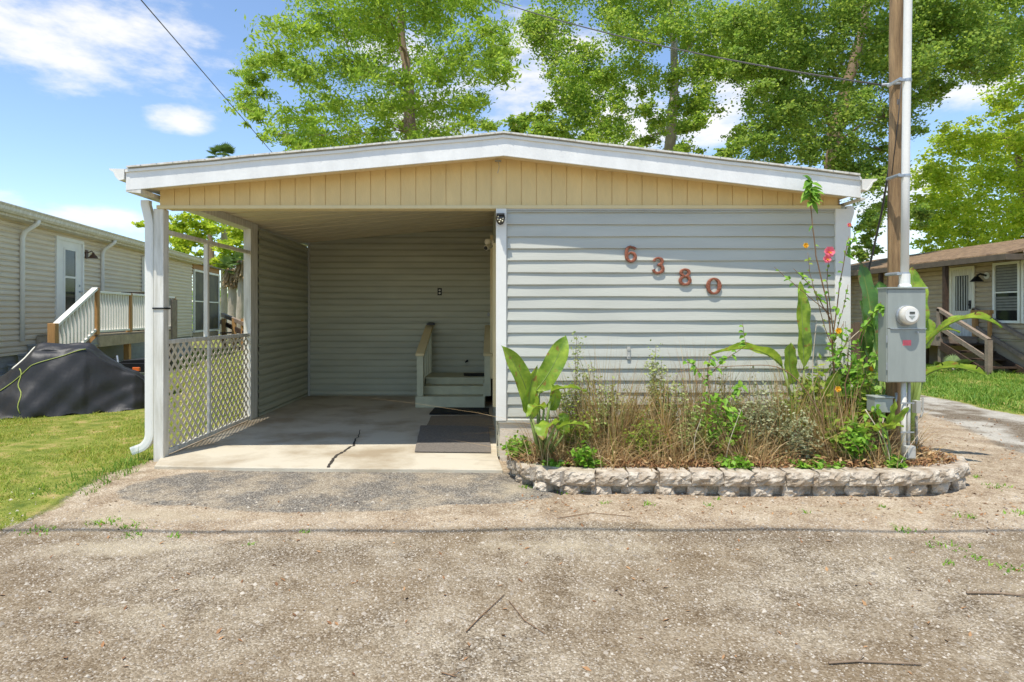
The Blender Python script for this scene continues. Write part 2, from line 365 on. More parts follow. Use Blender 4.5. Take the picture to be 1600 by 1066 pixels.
n = lambda ty: t.nodes.new(ty)
def ramp(fac, stops):
    r = n('ShaderNodeValToRGB'); els = r.color_ramp.elements
    while len(els) < len(stops): els.new(0.5)
    for i, (p, c) in enumerate(stops): els[i].position = p; els[i].color = (*c, 1)
    L(fac, r.inputs[0]); return r.outputs[0]
def noise(scale, detail=6, rough=0.6):
    q = n('ShaderNodeTexNoise'); q.inputs['Scale'].default_value = scale; q.inputs['Detail'].default_value = detail; q.inputs['Roughness'].default_value = rough
    L(co, q.inputs[0]); return q.outputs['Fac']
def mixc(f, a, b, blend='MIX'):
    q = n('ShaderNodeMix'); q.data_type = 'RGBA'; q.blend_type = blend
    if isinstance(f, float): q.inputs['Factor'].default_value = f
    else: L(f, q.inputs['Factor'])
    for s, v in (('A', a), ('B', b)):
        if isinstance(v, tuple): q.inputs[s].default_value = (*v, 1)
        else: L(v, q.inputs[s])
    return q.outputs['Result']
def mth(op, a, b=None, c=None):
    q = n('ShaderNodeMath'); q.operation = op
    for i, v in enumerate((a, b, c)):
        if v is None: continue
        if isinstance(v, (int, float)): q.inputs[i].default_value = v
        else: L(v, q.inputs[i])
    return q.outputs[0]
tcn = n('ShaderNodeTexCoord'); co = tcn.outputs['Object']
at = n('ShaderNodeAttribute'); at.attribute_name = 'zones'; sp = n('ShaderNodeSeparateColor'); L(at.outputs['Color'], sp.inputs[0])
at2 = n('ShaderNodeAttribute'); at2.attribute_name = 'dirt'
big = noise(0.7, 5); mid = noise(4.5, 7, 0.65); fine = noise(45, 5, 0.7)
vo = n('ShaderNodeTexVoronoi'); vo.inputs['Scale'].default_value = 125; L(co, vo.inputs[0])
vo2 = n('ShaderNodeTexVoronoi'); vo2.inputs['Scale'].default_value = 46; L(co, vo2.inputs[0])
vsep = n('ShaderNodeSeparateColor'); L(vo.outputs['Color'], vsep.inputs[0])
vsep2 = n('ShaderNodeSeparateColor'); L(vo2.outputs['Color'], vsep2.inputs[0])
stone = ramp(vsep.outputs[0], [(0.0, srgb(46,38,30)), (0.25, srgb(104,91,73)), (0.6, srgb(154,140,117)), (0.88, srgb(188,174,150)), (1.0, srgb(232,223,206))])
stone = mixc(mth('MULTIPLY', mth('GREATER_THAN', vsep2.outputs[1], 0.95), 0.45), stone, srgb(196,188,170))
base = ramp(mid, [(0.34, srgb(90,76,58)), (0.48, srgb(149,134,110)), (0.64, srgb(194,180,154))])
road = mixc(0.55, base, stone)
road = mixc(ramp(big, [(0.38, (0,0,0)), (0.62, (1,1,1))]), mixc(0.5, road, srgb(120,98,68)), road)
dirtc = mixc(0.42, ramp(noise(3.2, 10, 0.78), [(0.3, srgb(114,88,63)), (0.48, srgb(174,151,122)), (0.62, srgb(208,190,162))]), stone)
asph = mixc(ramp(noise(2.6, 8, 0.7), [(0.46, (0,0,0)), (0.58, (1,1,1))]), mixc(0.45, srgb(96,95,92), stone), mixc(0.4, srgb(158,145,124), stone))
shellc = mixc(ramp(noise(1.6, 7), [(0.42, (0,0,0)), (0.58, (1,1,1))]), mixc(0.3, srgb(104,90,72), stone), mixc(0.3, srgb(188,182,168), stone))  # patchy colour: brown dirt, with dark mottling standing in for dappled tree shade
soil = ramp(noise(5, 7), [(0.3, srgb(88,104,38)), (0.5, srgb(130,136,58)), (0.7, srgb(176,154,100))])
edge = mth('MULTIPLY_ADD', noise(9, 6, 0.7), 0.9, -0.45)
def rough_mask(v): return ramp(mth('ADD', v, mth('MULTIPLY', edge, 0.9)), [(0.35, (0,0,0)), (0.62, (1,1,1))])
c = mixc(rough_mask(at2.outputs['Fac']), road, dirtc)
at3 = n('ShaderNodeAttribute'); at3.attribute_name = 'stain'; at4 = n('ShaderNodeAttribute'); at4.attribute_name = 'pale'
c = mixc(mth('MULTIPLY', ramp(mth('ADD', at3.outputs['Fac'], edge), [(0.2, (0,0,0)), (0.8, (1,1,1))]), 0.75), c, mixc(0.35, srgb(98,80,58), stone))
c = mixc(rough_mask(sp.outputs[1]), c, asph)
c = mixc(mth('MULTIPLY', ramp(mth('ADD', at4.outputs['Fac'], edge), [(0.25, (0,0,0)), (0.85, (1,1,1))]), 0.6), c, srgb(188,174,146))
c = mixc(rough_mask(sp.outputs[2]), c, shellc)
c = mixc(rough_mask(sp.outputs[0]), c, soil)
pb = n('ShaderNodeBsdfPrincipled'); pb.inputs['Roughness'].default_value = 0.93; pb.inputs['Specular IOR Level'].default_value = 0.2
L(c, pb.inputs['Base Color'])
hgt = mth('ADD', mth('MULTIPLY', vo.outputs['Distance'], -0.5), mth('ADD', mth('MULTIPLY', fine, 0.6), mth('MULTIPLY', mid, 1.2)))
bp = n('ShaderNodeBump'); bp.inputs['Strength'].default_value = 0.75; bp.inputs['Distance'].default_value = 0.014; L(hgt, bp.inputs['Height']); L(bp.outputs[0], pb.inputs['Normal'])
o_ = n('ShaderNodeOutputMaterial'); L(pb.outputs[0], o_.inputs[0]); MATS['ground'] = m
g = npmesh('ground', V, 4, 'ground', F=F, smooth=True); tag(g, 'grey brown gravel road and yard ground running under everything', kind='structure')
ca = g.data.color_attributes.new('zones', 'FLOAT_COLOR', 'POINT')
ca.data.foreach_set('color', np.stack([lawn, patch, shell, np.ones_like(lawn)], -1).reshape(-1).astype(np.float32))
da = g.data.attributes.new('dirt', 'FLOAT', 'POINT'); da.data.foreach_set('value', dirt.reshape(-1).astype(np.float32))

for nm_, ar_ in (('stain', stain), ('pale', pale)):
    da = g.data.attributes.new(nm_, 'FLOAT', 'POINT'); da.data.foreach_set('value', ar_.reshape(-1).astype(np.float32))

# concrete carport slab
slab = MB()
fr = [(-3.06, 5.50), (-2.2, 5.44), (-1.4, 5.41), (-0.6, 5.39), (0.06, 5.36)]
slab.prism([(x, y) for x, y in fr] + [(0.02, 5.82), (-0.03, 10.25), (-3.17, 10.25), (-3.17, 5.80)], 'z', -0.09, 0.0)
m = mat('slab_concrete', srgb(200,190,170), 0.85, 0.1, 1.2, 0.2, 70, detail=8)
t = m.node_tree; rp = [q for q in t.nodes if q.type == 'VALTORGB'][0]
rp.color_ramp.elements[0].color = (*srgb(158,142,116), 1); rp.color_ramp.elements[1].color = (*srgb(196,186,164), 1)
rp.color_ramp.elements[0].position = 0.36; rp.color_ramp.elements[1].position = 0.56
o = obj('carport_slab', slab, 'slab_concrete', bevel=0.006); tag(o, 'pale concrete slab of the carport with a jagged crack', kind='structure')
# crack as a shallow ribbon of dark grit
ck = MB(); path = [(563,672),(560,684),(556,686),(553,697),(546,699),(537,706),(528,711),(521,717),(517,724),(513,731)]
pts = []
for i in range(len(path)-1):
    for k in range(4):
        f = k/4; pts.append((path[i][0]+(path[i+1][0]-path[i][0])*f + random.uniform(-1.1,1.1), path[i][1]+(path[i+1][1]-path[i][1])*f))
pts.append(path[-1]); vs = []; 
for i, (px, py) in enumerate(pts):
    Y = FPX*CH/(py-VY); x = XX(px, Y); wd = 0.003 + 0.011*min(1, i/14)*random.uniform(0.6,1.2)
    vs += [(x-wd, Y, 0.004), (x+wd, Y+0.004, 0.004)]
ck.add(vs, [(2*i,2*i+1,2*i+3,2*i+2) for i in range(len(pts)-1)])
o = obj('slab_crack', ck, 'crack_dark', fixn=False); tag(o, 'jagged dark crack across the front of the concrete slab', kind='structure')
# ---------------------------------------------------------------- main house
def siding(mb, p, d, length, z0, z1, pitch, nrm, out=0.013, phase=0.0, dutch=False):
    """horizontal lap siding: courses lean outward to a lip at the bottom; p,d,nrm are 2-D"""
    p = Vector(p); d = Vector(d).normalized(); nrm = Vector(nrm).normalized()
    z = z1 - phase; prof = []
    tops = [z1] + [z1 - phase - pitch*i for i in range(0 if phase else 1, int((z1-z0)/pitch)+2)]
    tops = [q for q in tops if q > z0 + 0.004] + [z0]
    for a, b in zip(tops[:-1], tops[1:]):
        prof += ([(0.0, a), (0.001, a-(a-b)*0.22), (out*0.9, a-(a-b)*0.46), (out, b+(a-b)*0.06), (out, b+0.003), (0.0, b+0.0006)] if dutch else [(0.002, a), (out*0.45, a-(a-b)*0.30), (out, b+0.008), (out, b+0.002), (0.0, b)])
    n = len(prof); vs = []; ns = max(1, int(length/0.16)); per = 6 if dutch else 5
    for ei in range(ns+1):
        e = length*ei/ns
        for i_, (o, zz) in enumerate(prof):
            c_ = i_//per; wz = 0.0011*math.sin(e*2.3+c_*1.7)+0.0007*math.sin(e*6.1+c_*2.9) if 0 < i_ < len(prof)-1 else 0
            q = p + d*e + nrm*(o*(1+0.10*math.sin(e*3.7+c_*2.2)+0.06*math.sin(e*9+c_))); vs.append((q.x, q.y, zz+wz))
    mb.add(vs, [(s_*n+i, s_*n+i+1, (s_+1)*n+i+1, (s_+1)*n+i) for s_ in range(ns) for i in range(n-1)])
    # back plate makes it a closed wall with thickness
    a = p - nrm*0.05; b = p + d*length - nrm*0.05; c0 = p; c1 = p + d*length
    k = len(mb.v); mb.v += [(a.x,a.y,z0),(b.x,b.y,z0),(b.x,b.y,z1),(a.x,a.y,z1),(c0.x,c0.y,z0),(c1.x,c1.y,z0),(c1.x,c1.y,z1),(c0.x,c0.y,z1)]
    mb.f += [(k,k+1,k+2,k+3),(k,k+4,k+5,k+1),(k+3,k+2,k+6,k+7),(k,k+3,k+7,k+4),(k+1,k+5,k+6,k+2)]
    return mb
YF = 5.82; YR = 5.56                     # facade plane, fascia plane
PK = (0.07, 2.794); LE = (-3.35, 2.480); RE = (3.30, 2.412)     # fascia bottom line
def roofz(x):
    if x < PK[0]: return LE[1] + (x-LE[0])*(PK[1]-LE[1])/(PK[0]-LE[0])
    return PK[1] + (x-PK[0])*(RE[1]-PK[1])/(RE[0]-PK[0])
H = thing('mobile_home', 'pale grey sided mobile home with tan gable, white fascia and open carport', 'house', (0.1, 9.0, 0))
fs = MB(); siding(fs, (0.10, YF), (1,0), 3.10, 0.352, 2.352, 0.1135, (0,-1), 0.021, phase=0.035)
obj('front_wall', fs, 'front_siding', H, label='light grey green lap siding of the front wall', fixn=False)
bw = MB(); siding(bw, (-3.11, 10.23), (1,0), 3.06, 0.0, 2.86, 0.1016, (0,-1), 0.030, dutch=True)
obj('carport_back_wall', bw, 'carport_siding', H, label='shaded green grey siding across the back of the carport', fixn=False)
lw = MB(); siding(lw, (-3.15, 8.09), (0,1), 2.14, 0.0, 2.49, 0.1016, (1,0), 0.030, dutch=True)
obj('carport_side_wall', lw, 'carport_siding', H, label='shaded green grey siding on the left side of the carport', fixn=False)
ol = MB(); siding(ol, (-3.215, 16.3), (0,-1), 8.3, -0.03, 2.47, 0.1016, (-1,0), 0.012); siding(ol, (3.3, 16.3), (-1,0), 6.5, -0.05, 2.4, 0.1016, (0,1), 0.012)
siding(ol, (3.33, 5.86), (0,1), 10.44, -0.06, 2.39, 0.1135, (1,0), 0.012)
obj('outer_wall', ol, 'front_siding', H, fixn=False)
# side wall of the living part (seen edge-on from the carport)
sw = MB(); siding(sw, (-0.06, 10.2), (0.08/4.34, -1), 4.34, 0.0, 2.74, 0.1016, (-1,-0.018), 0.008)
obj('entry_wall', sw, 'carport_siding', H, fixn=False)
# trims
tr = MB()
tr.box(0.0, 0.098, YF-0.035, YF+0.06, 0.352, 2.352)          # white corner post of the carport opening
obj('corner_trim', tr, 'white_paint', H, bevel=0.004)
tr = MB(); tr.box(3.20, 3.345, YF-0.03, YF+0.10, -0.06, 2.352)
obj('corner_trim', tr, 'white_paint', H, bevel=0.004)
t2 = MB(); t2.box(0.098, 3.20, YF-0.028, YF-0.001, 2.335, 2.352); obj('siding_channel', t2, 'gray_trim', H); t2 = MB(); t2.box(0.098, 0.108, YF-0.022, YF-0.0145, 0.36, 2.335)
obj('siding_channel', t2, 'gray_trim', H); t2 = MB(); t2.box(-3.12, -3.085, 10.19, 10.215, 0, 2.6); obj('siding_channel', t2, 'gray_trim', H); t2 = MB(); t2.box(0.02, 3.20, YF-0.03, YF+0.0, 0.335, 0.352)
obj('siding_channel', t2, 'gray_trim', H)
sk = MB(); sk.box(0.035, 3.20, YF-0.012, YF+0.05, -0.10, 0.335); obj('skirting', sk, 'skirting', H, label='off white skirting below the front siding')
# gable panel with vertical boards
gp = MB(); x = -3.18; bwid = 0.1425
while x < 3.24:
    x1 = min(x + bwid, 3.24)
    za, zb = roofz(x)+0.04, roofz(x1-0.006)+0.04
    gp.prism([(x+0.004, 2.385), (x1-0.004, 2.385), (x1-0.004, zb), (x+0.004, za)], 'y', YF-0.012, YF+0.02)
    x = x1
gp2 = MB(); gp2.prism([(-3.18, 2.385), (3.24, 2.385), (3.24, roofz(3.24)+.04), (PK[0], PK[1]+.04), (-3.18, roofz(-3.18)+.04)], 'y', YF-0.005, YF+0.04)
gp.v, gp.f = gp.v, gp.f; gp.add(gp2.v, gp2.f)
obj('gable_panel', gp, 'gable_panel', H, label='tan vertical board gable panel', bevel=0.0025)
gt = MB(); gt.box(-3.20, 3.25, YF-0.034, YF+0.04, 2.352, 2.385)
obj('gable_trim', gt, 'gable_trim', H, bevel=0.003)
bm_ = MB(); bm_.box(-3.13, 0.0, YF+0.043, YF+0.12, 2.355, 2.75*0+2.5); obj('opening_beam', bm_, 'gable_trim', H)
# roof: fascia board, drip trims, roof deck, ceiling
def slope_strip(z_off0, z_off1, y0, y1, x0=LE[0], x1=RE[0], wob_=0.0):
    m_ = MB(); xs = np.linspace(x0, x1, 61); xs = sorted(list(xs) + [PK[0]])
    top = []; bot = []
    for q in xs:
        wv = wob_*(math.sin(q*5.3)+0.6*math.sin(q*11+1))
        bot.append((q, roofz(q)+z_off0+wv)); top.append((q, roofz(q)+z_off1+wv*0.4))
    n_ = len(xs); vs = []
    for yy in (y0, y1):
        vs += [(a, yy, b) for a, b in bot] + [(a, yy, b) for a, b in top]
    f = []
    for i in range(n_-1):
        f += [(i,i+1,n_+i+1,n_+i), (2*n_+i,3*n_+i,3*n_+i+1,2*n_+i+1), (n_+i,n_+i+1,3*n_+i+1,3*n_+i), (i,2*n_+i,2*n_+i+1,i+1)]
    f += [(0,n_,3*n_,2*n_), (n_-1,3*n_-1,4*n_-1,2*n_-1)]
    return m_.add(vs, f)
obj('fascia', slope_strip(0.0, 0.160, YR, YR+0.03), 'fascia_white', H, label='white fascia board along the front roof edge')
d1 = slope_strip(0.158, 0.182, YR-0.014, YR+0.03, wob_=0.0022); obj('drip_edge', d1, 'white_paint', H)
d2 = slope_strip(0.1825, 0.196, YR-0.004, YR+0.03, wob_=0.001); d3 = slope_strip(0.196, 0.212, YR-0.03, YR+0.034, LE[0]+0.02, RE[0]-0.02, wob_=0.0015)
obj('drip_edge', d2, 'gray_trim', H); obj('roof_edge', d3, 'white_weathered', H)
rf = slope_strip(0.165, 0.206, YR+0.036, 16.6, LE[0]-0.0, RE[0]+0.0)
obj('roof', rf, 'white_weathered', H)
for q in np.arange(-3.2, 3.2, 0.145):
    dots = MB(); dots.lathe((q, YR-0.0305, roofz(q)+0.2055), [(0.004,-0.004),(0.004,0.0)], 8, 'y'); obj('rivet', dots, 'galv', H)
# ceiling boards over the carport and soffit
ce = MB(); y = YR+0.032; k = 0
while y < 10.2:
    y1 = min(y+0.15, 10.22); dz = 0.0 if k % 2 else 0.006
    for xa, xb in ((-3.30, PK[0]), (PK[0], 3.28)):
        if y > YF and xa >= PK[0]: continue
        ce.add([(xa,y,roofz(xa)+0.035+dz),(xb,y,roofz(xb)+0.035+dz),(xb,y1-0.006,roofz(xb)+0.035+dz),(xa,y1-0.006,roofz(xa)+0.035+dz),
                (xa,y,roofz(xa)+0.06),(xb,y,roofz(xb)+0.06),(xb,y1-0.006,roofz(xb)+0.06),(xa,y1-0.006,roofz(xa)+0.06)],
               [(0,3,2,1),(4,5,6,7),(0,1,5,4),(1,2,6,5),(2,3,7,6),(3,0,4,7)])
    y = y1; k += 1
obj('ceiling', ce, 'ceiling_panel', H, label='tan panelled ceiling of the carport')
cb = slope_strip(0.062, 0.075, YR+0.035, 10.3, -3.32, PK[0]+0.2); obj('roof_deck', cb, 'ceiling_panel', H)
# side header beam, posts, rails
hb = MB(); hb.box(-3.21, -3.135, YF+0.06, 8.10, 2.447, 2.535); obj('header_beam', hb, 'white_weathered', H, bevel=0.004)
p1 = MB(); p1.box(-3.235, -3.14, 5.80, 5.90, -0.09, 2.352); obj('post', p1, 'white_weathered', H, bevel=0.004)
p2 = MB(); p2.box(-3.23, -3.135, 7.86, 8.085, 0.0, 2.447); obj('post', p2, 'white_weathered', H, bevel=0.004)
r1 = MB(); r1.box(-3.20, -3.145, 5.90, 7.86, 2.127, 2.167); obj('upper_rail', r1, 'white_weathered', H, bevel=0.003)
r2 = MB(); r2.box(-3.195, -3.15, 6.71, 6.755, 1.11, 2.127); obj('middle_post', r2, 'white_weathered', H, bevel=0.003)
st_ = MB(); st_.box(-3.24, -3.13, 5.79, 5.91, 1.405, 1.42); obj('cable_strap', st_, 'black_plastic', H)
# lattice panel
L_ = thing('lattice_panel', 'white diamond lattice panel between the carport posts', 'lattice', (-3.17, 6.88, 0.0))
lt = MB(); y0, y1, z0, z1 = 5.91, 7.85, 0.05, 1.075; p = 0.119/2; wd = 0.030
def clipseg(a, s):
    """line z = z0 + s*(y-a) clipped to the panel"""
    q = []
    for yy in (y0, y1): q.append((yy, z0 + s*(yy-a)))
    (ya, za), (yb, zb) = q
    lo, hi = z0, z1
    def at_z(z_): return a + (z_-z0)/s
    pts_ = []
    for (yy, zz) in q:
        if lo <= zz <= hi: pts_.append((yy, zz))
    for zz in (lo, hi):
        yy = at_z(zz)
        if y0 < yy < y1: pts_.append((yy, zz))
    return sorted(set(pts_))[:2] if len(pts_) >= 2 else None
a = y0 - (z1-z0) - 0.02
while a < y1 + (z1-z0):
    for s, xx in ((1, -3.166), (-1, -3.1695)):
        c_ = clipseg(a, s)
        if c_ and abs(c_[0][0]-c_[1][0]) > 0.02:
            lt.bar((xx, c_[0][0], c_[0][1]), (xx, c_[1][0], c_[1][1]), 0.0028, wd, up=(0, -s, 1))
    a += 0.119
obj('lattice', lt, 'lattice_cream', L_)
lr = MB(); lr.box(-3.19, -3.15, 5.90, 7.87, 1.07, 1.11); obj('top_rail', lr, 'white_weathered', L_, bevel=0.003)
lb = MB(); lb.box(-3.185, -3.145, 5.91, 7.86, 0.012, 0.055); obj('bottom_rail', lb, 'white_weathered', L_, bevel=0.003)
lc = MB(); lc.box(-3.157, -3.13, 6.71, 6.755, 0.055, 1.07); obj('middle_batten', lc, 'white_weathered', L_, bevel=0.003)
# gutters
def gutter(x0, sgn, zt):
    prof = [(0,0), (0.004,-0.095), (0.05,-0.105), (0.085,-0.07), (0.10,-0.03), (0.135,-0.012), (0.138,0.004), (0.128,0.004), (0.128,-0.004), (0.09,-0.024), (0.07,-0.062), (0.045,-0.095), (0.01,-0.088), (0.008,0)]
    m_ = MB(); m_.prism([(x0+sgn*a_, zt+b_) for a_, b_ in prof], 'y', YR-0.015, 16.6)
    m_.prism([(x0+sgn*a_, zt+b_) for a_, b_ in prof[:7]], 'y', YR-0.012, YR-0.008); return m_
obj('gutter', gutter(LE[0]-0.004, -1, LE[1]+0.190), 'white_paint', H)
obj('gutter', gutter(RE[0]+0.004, 1, RE[1]+0.165), 'white_paint', H)
sf = MB(); sf.prism([(-3.35, 2.466), (-3.215, 2.452), (-3.215, 2.492), (-3.35, 2.479)], 'y', YR+0.002, 16.0); obj('soffit', sf, 'white_weathered', H); sf = MB(); sf.prism([(3.30, 2.394), (3.345, 2.394), (3.345, 2.414), (3.30, 2.414)], 'y', YR+0.002, 16.0)
obj('soffit', sf, 'white_weathered', H)
def spout(name, pts, w=0.078, d=0.055):
    m_ = MB(); ring = [(-w/2,-d/2),(-w/4,-d/2-.004),(w/4,-d/2-.004),(w/2,-d/2),(w/2,d/2),(-w/2,d/2)]; pts = [Vector(p) for p in pts]; n_ = len(ring)
    for i, p_ in enumerate(pts):
        dd = (pts[min(i+1,len(pts)-1)] - pts[max(i-1,0)]).normalized(); yv = Vector((0,1,0)); xv = yv.cross(dd).normalized(); y2 = dd.cross(xv)
        for a_, b_ in ring: m_.v.append(tuple(p_ + xv*a_ + y2*b_))
    for i in range(len(pts)-1):
        for k in range(n_): m_.f.append((i*n_+k, i*n_+(k+1)%n_, (i+1)*n_+(k+1)%n_, (i+1)*n_+k))
    m_.f.append(tuple(range(n_))); m_.f.append(tuple((len(pts)-1)*n_+k for k in range(n_)))
    return m_
xs_, ys_ = -3.295, 5.86
el = [(xs_,ys_,0.30)]
for k in range(9):
    a_ = k/8*R(62); rr = 0.13 + (0.006 if k%2 else -0.002)
    el.append((xs_-0.15*(1-math.cos(a_))-0.0*k, ys_, 0.22-0.15*math.sin(a_)))
el.append((xs_-0.17, ys_, 0.055))
obj('downspout', spout('downspout', [(-3.335,5.86,2.44),(-3.335,5.86,2.40),(-3.325,ys_,2.36),(-3.30,ys_,2.25),(xs_,ys_,2.20),(xs_,ys_,1.2)]+el), 'white_paint', H, fixn=True)
obj('downspout', spout('downspout', [(3.42,5.95,2.40),(3.42,5.95,2.34),(3.385,5.95,2.22),(3.385,5.95,0.1)], 0.07, 0.05), 'white_paint', H)
# entry door on the side wall, seen edge-on
D = MB(); D.box(-0.072, -0.045, 8.95, 9.86, 0.42, 2.46); dr = obj('door', D, 'white_paint', H)
Dk = MB(); Dk.lathe((-0.10, 9.02, 1.35), [(0.01,-0.03),(0.028,-0.02),(0.028,0.0),(0.012,0.012)], 12, 'x'); obj('handle', Dk, 'galv', dr)
Df = MB(); Df.box(-0.085, -0.04, 8.90, 8.95, 0.42, 2.50); Df.box(-0.085,-0.04, 9.86, 9.91, 0.42, 2.50); Df.box(-0.085,-0.04, 8.95, 9.86, 2.46, 2.50)
obj('frame', Df, 'gable_trim', dr)
Dj = MB(); Dj.box(-0.035, 0.005, 6.6, 6.65, 0.36, 2.12); obj('entry_trim', Dj, 'gable_trim', H)

# ---------------------------------------------------------------- things fixed on the house
def digit(ch, cx, cz):
    """thick-stroked numeral standing off the wall; strokes as swept flat ribbons of varying width"""
    S = {'6': [[(0.62,0.93,.10),(0.40,0.99,.12),(0.16,0.84,.22),(0.10,0.52,.26),(0.14,0.22,.25),(0.40,0.03,.16),(0.70,0.08,.22),(0.86,0.30,.24),(0.74,0.53,.20),(0.45,0.60,.12),(0.22,0.48,.14)], [(0.88,0.80,.24),(0.80,0.90,.16),(0.60,0.965,.11)]],
         '3': [[(0.13,0.76,.22),(0.22,0.90,.15),(0.48,0.985,.11),(0.76,0.90,.20),(0.84,0.75,.24),(0.74,0.60,.20),(0.44,0.525,.12)], [(0.44,0.525,.12),(0.76,0.47,.18),(0.90,0.27,.26),(0.80,0.09,.24),(0.46,0.0,.15),(0.18,0.07,.17),(0.08,0.24,.24)]],
         '8': [[(0.5,0.99,.12),(0.22,0.90,.20),(0.15,0.75,.22),(0.30,0.60,.18),(0.5,0.54,.14),(0.72,0.60,.18),(0.84,0.75,.22),(0.78,0.90,.20),(0.5,0.99,.12)], [(0.5,0.54,.14),(0.20,0.44,.20),(0.08,0.25,.25),(0.22,0.06,.22),(0.5,0.0,.15),(0.78,0.06,.22),(0.92,0.25,.25),(0.80,0.44,.20),(0.5,0.54,.14)]],
         '0': [[(0.5,0.985,.13),(0.17,0.84,.22),(0.05,0.5,.30),(0.17,0.16,.22),(0.5,0.015,.13),(0.83,0.16,.22),(0.95,0.5,.30),(0.83,0.84,.22),(0.5,0.985,.13)]]}[ch]
    w_, h_ = (0.108, 0.144) if ch != '0' else (0.120, 0.144)
    mb = MB(); yb, yf_ = YF-0.024, YF-0.038
    for si, st in enumerate(S):
        P = [Vector((cx+(a-.5)*w_, cz+(b-.5)*h_, wdt*h_*0.74+0.006)) for a, b, wdt in st]; n_ = len(P); Q = []
        for i in range(n_-1):
            p0 = P[i-1] if i else (P[-2] if (P[0]-P[-1]).length<1e-6 else P[0]*2-P[1]); p1_, p2_ = P[i], P[i+1]
            p3 = P[i+2] if i+2 < n_ else (P[1] if (P[0]-P[-1]).length<1e-6 else P[-1]*2-P[-2])
            for k in range(6):
                t_ = k/6; Q.append(0.5*((2*p1_)+(p2_-p0)*t_+(2*p0-5*p1_+4*p2_-p3)*t_*t_+(3*p1_-p0-3*p2_+p3)*t_**3))
        Q.append(P[-1]); b0 = len(mb.v); m_ = len(Q); yo = si*0.0007
        for i, q in enumerate(Q):
            d_ = Q[min(i+1,m_-1)]-Q[max(i-1,0)]
            if (P[0]-P[-1]).length < 1e-6 and i in (0, m_-1): d_ = Q[1]-Q[-2]
            nx, nz_ = -d_.y, d_.x; l = math.hypot(nx, nz_) or 1; nx /= l; nz_ /= l; hw = q.z/2
            for s_, y_ in ((-1, yb), (-0.98, yf_+0.004), (-0.55, yf_), (0.55, yf_), (0.98, yf_+0.004), (1, yb)):
                mb.v.append((q.x+nx*s_*hw, y_+yo, q.y+nz_*s_*hw))
        for i in range(m_-1):
            for k in range(6): mb.f.append((b0+i*6+k, b0+i*6+(k+1)%6, b0+(i+1)*6+(k+1)%6, b0+(i+1)*6+k))
        mb.f.append(tuple(b0+k for k in range(6))); mb.f.append(tuple(b0+(m_-1)*6+k for k in range(6)))
    o = solo('house_number', mb, 'rust_copper', {'6':'rusty copper numeral 6, highest and leftmost house number on the siding','3':'rusty copper numeral 3 on the siding just below the 6','8':'rusty copper numeral 8 on the siding between the 3 and the 0','0':'rusty copper numeral 0, lowest and rightmost house number on the siding'}[ch], 'house number', loc=(cx, YF-0.014, cz), group='house numbers stepping down the front wall', smooth=False)
    pn = MB()
    for dz in (-0.04, 0.045):
        xx = cx - 0.045 if ch != '3' else cx + 0.038
        pn.lathe((xx, YF-0.032, cz+dz), [(0.003, 0.009), (0.003, 0.018)], 8, 'y')
    obj('standoff_pin', pn, 'galv', o)
for ch, px, py in (('6',986.5,397), ('3',1029,414.5), ('8',1071,432.5), ('0',1116,447)):
    q = W(px, py, YF-0.04); digit(ch, q.x, q.z)
# solar flood lamp on the corner post
q = W(782, 341, YF-0.08)
F_ = thing('solar_lamp', 'small smoked solar spotlight with pale lenses at the top of the white corner post', 'lamp', (q.x, YF-0.036, q.z-0.06))
a = MB(); a.prism([(YF-0.036, q.z+0.055), (YF-0.14, q.z+0.03), (YF-0.14, q.z+0.018), (YF-0.036, q.z+0.02)], 'x', q.x-0.038, q.x+0.038); obj('solar_panel', a, 'black_plastic', F_, bevel=0.003)
a = MB(); a.lathe((q.x, YF-0.085, q.z-0.01), [(0.006,-0.055),(0.024,-0.045),(0.038,-0.02),(0.045,0.01),(0.04,0.03)], 16); obj('housing', a, 'smoke_plastic', F_, smooth=True)
for dx, dz in ((-0.024,-0.012), (0.022,-0.005), (0.0,-0.018), (0.018,-0.028), (-0.01,-0.036), (-0.02,0.012)):
    a = MB(); yy = YF-0.085-math.sqrt(max(0.0002, 0.043**2-dx*dx))+0.004; a.lathe((q.x+dx, yy-0.004, q.z+dz-0.004), [(0.004,-0.003),(0.0075,0.0),(0.008,0.004)], 10, 'y'); obj('lens', a, 'lens', F_, smooth=True)
a = MB(); a.box(q.x-0.02, q.x+0.02, YF-0.055, YF-0.0355, q.z-0.03, q.z+0.02); obj('bracket', a, 'black_plastic', F_)
# security camera
q = W(763, 380, 8.0)
C_ = thing('security_camera', 'cream security camera on the entry wall inside the carport', 'camera', (-0.03, 8.0, q.z))
a = MB(); a.lathe((-0.035, 8.0, q.z+0.01), [(0.045,-0.02),(0.045,0.0),(0.035,0.01)], 16, 'x'); obj('base', a, 'cream_plastic', C_)
a = MB(); a.lathe((-0.105, 7.97, q.z+0.015), [(0.02,-0.02),(0.04,-0.01),(0.045,0.02),(0.04,0.04)], 16, 'y'); a.tube([(-0.105,7.99,q.z+0.01),(-0.05,8.0,q.z+0.01)], 0.018, 10); obj('joint', a, 'cream_plastic', C_)
a = MB(); a.tube([(-0.06,8.02,q.z-0.03),(-0.09,7.96,q.z-0.05),(-0.13,7.9,q.z-0.075)], [0.03,0.034,0.034], 14); obj('camera_body', a, 'cream_plastic', C_, smooth=False)
a = MB(); a.tube([(-0.13,7.9,q.z-0.075),(-0.134,7.893,q.z-0.0775)], 0.026, 14); obj('lens', a, 'black_plastic', C_)
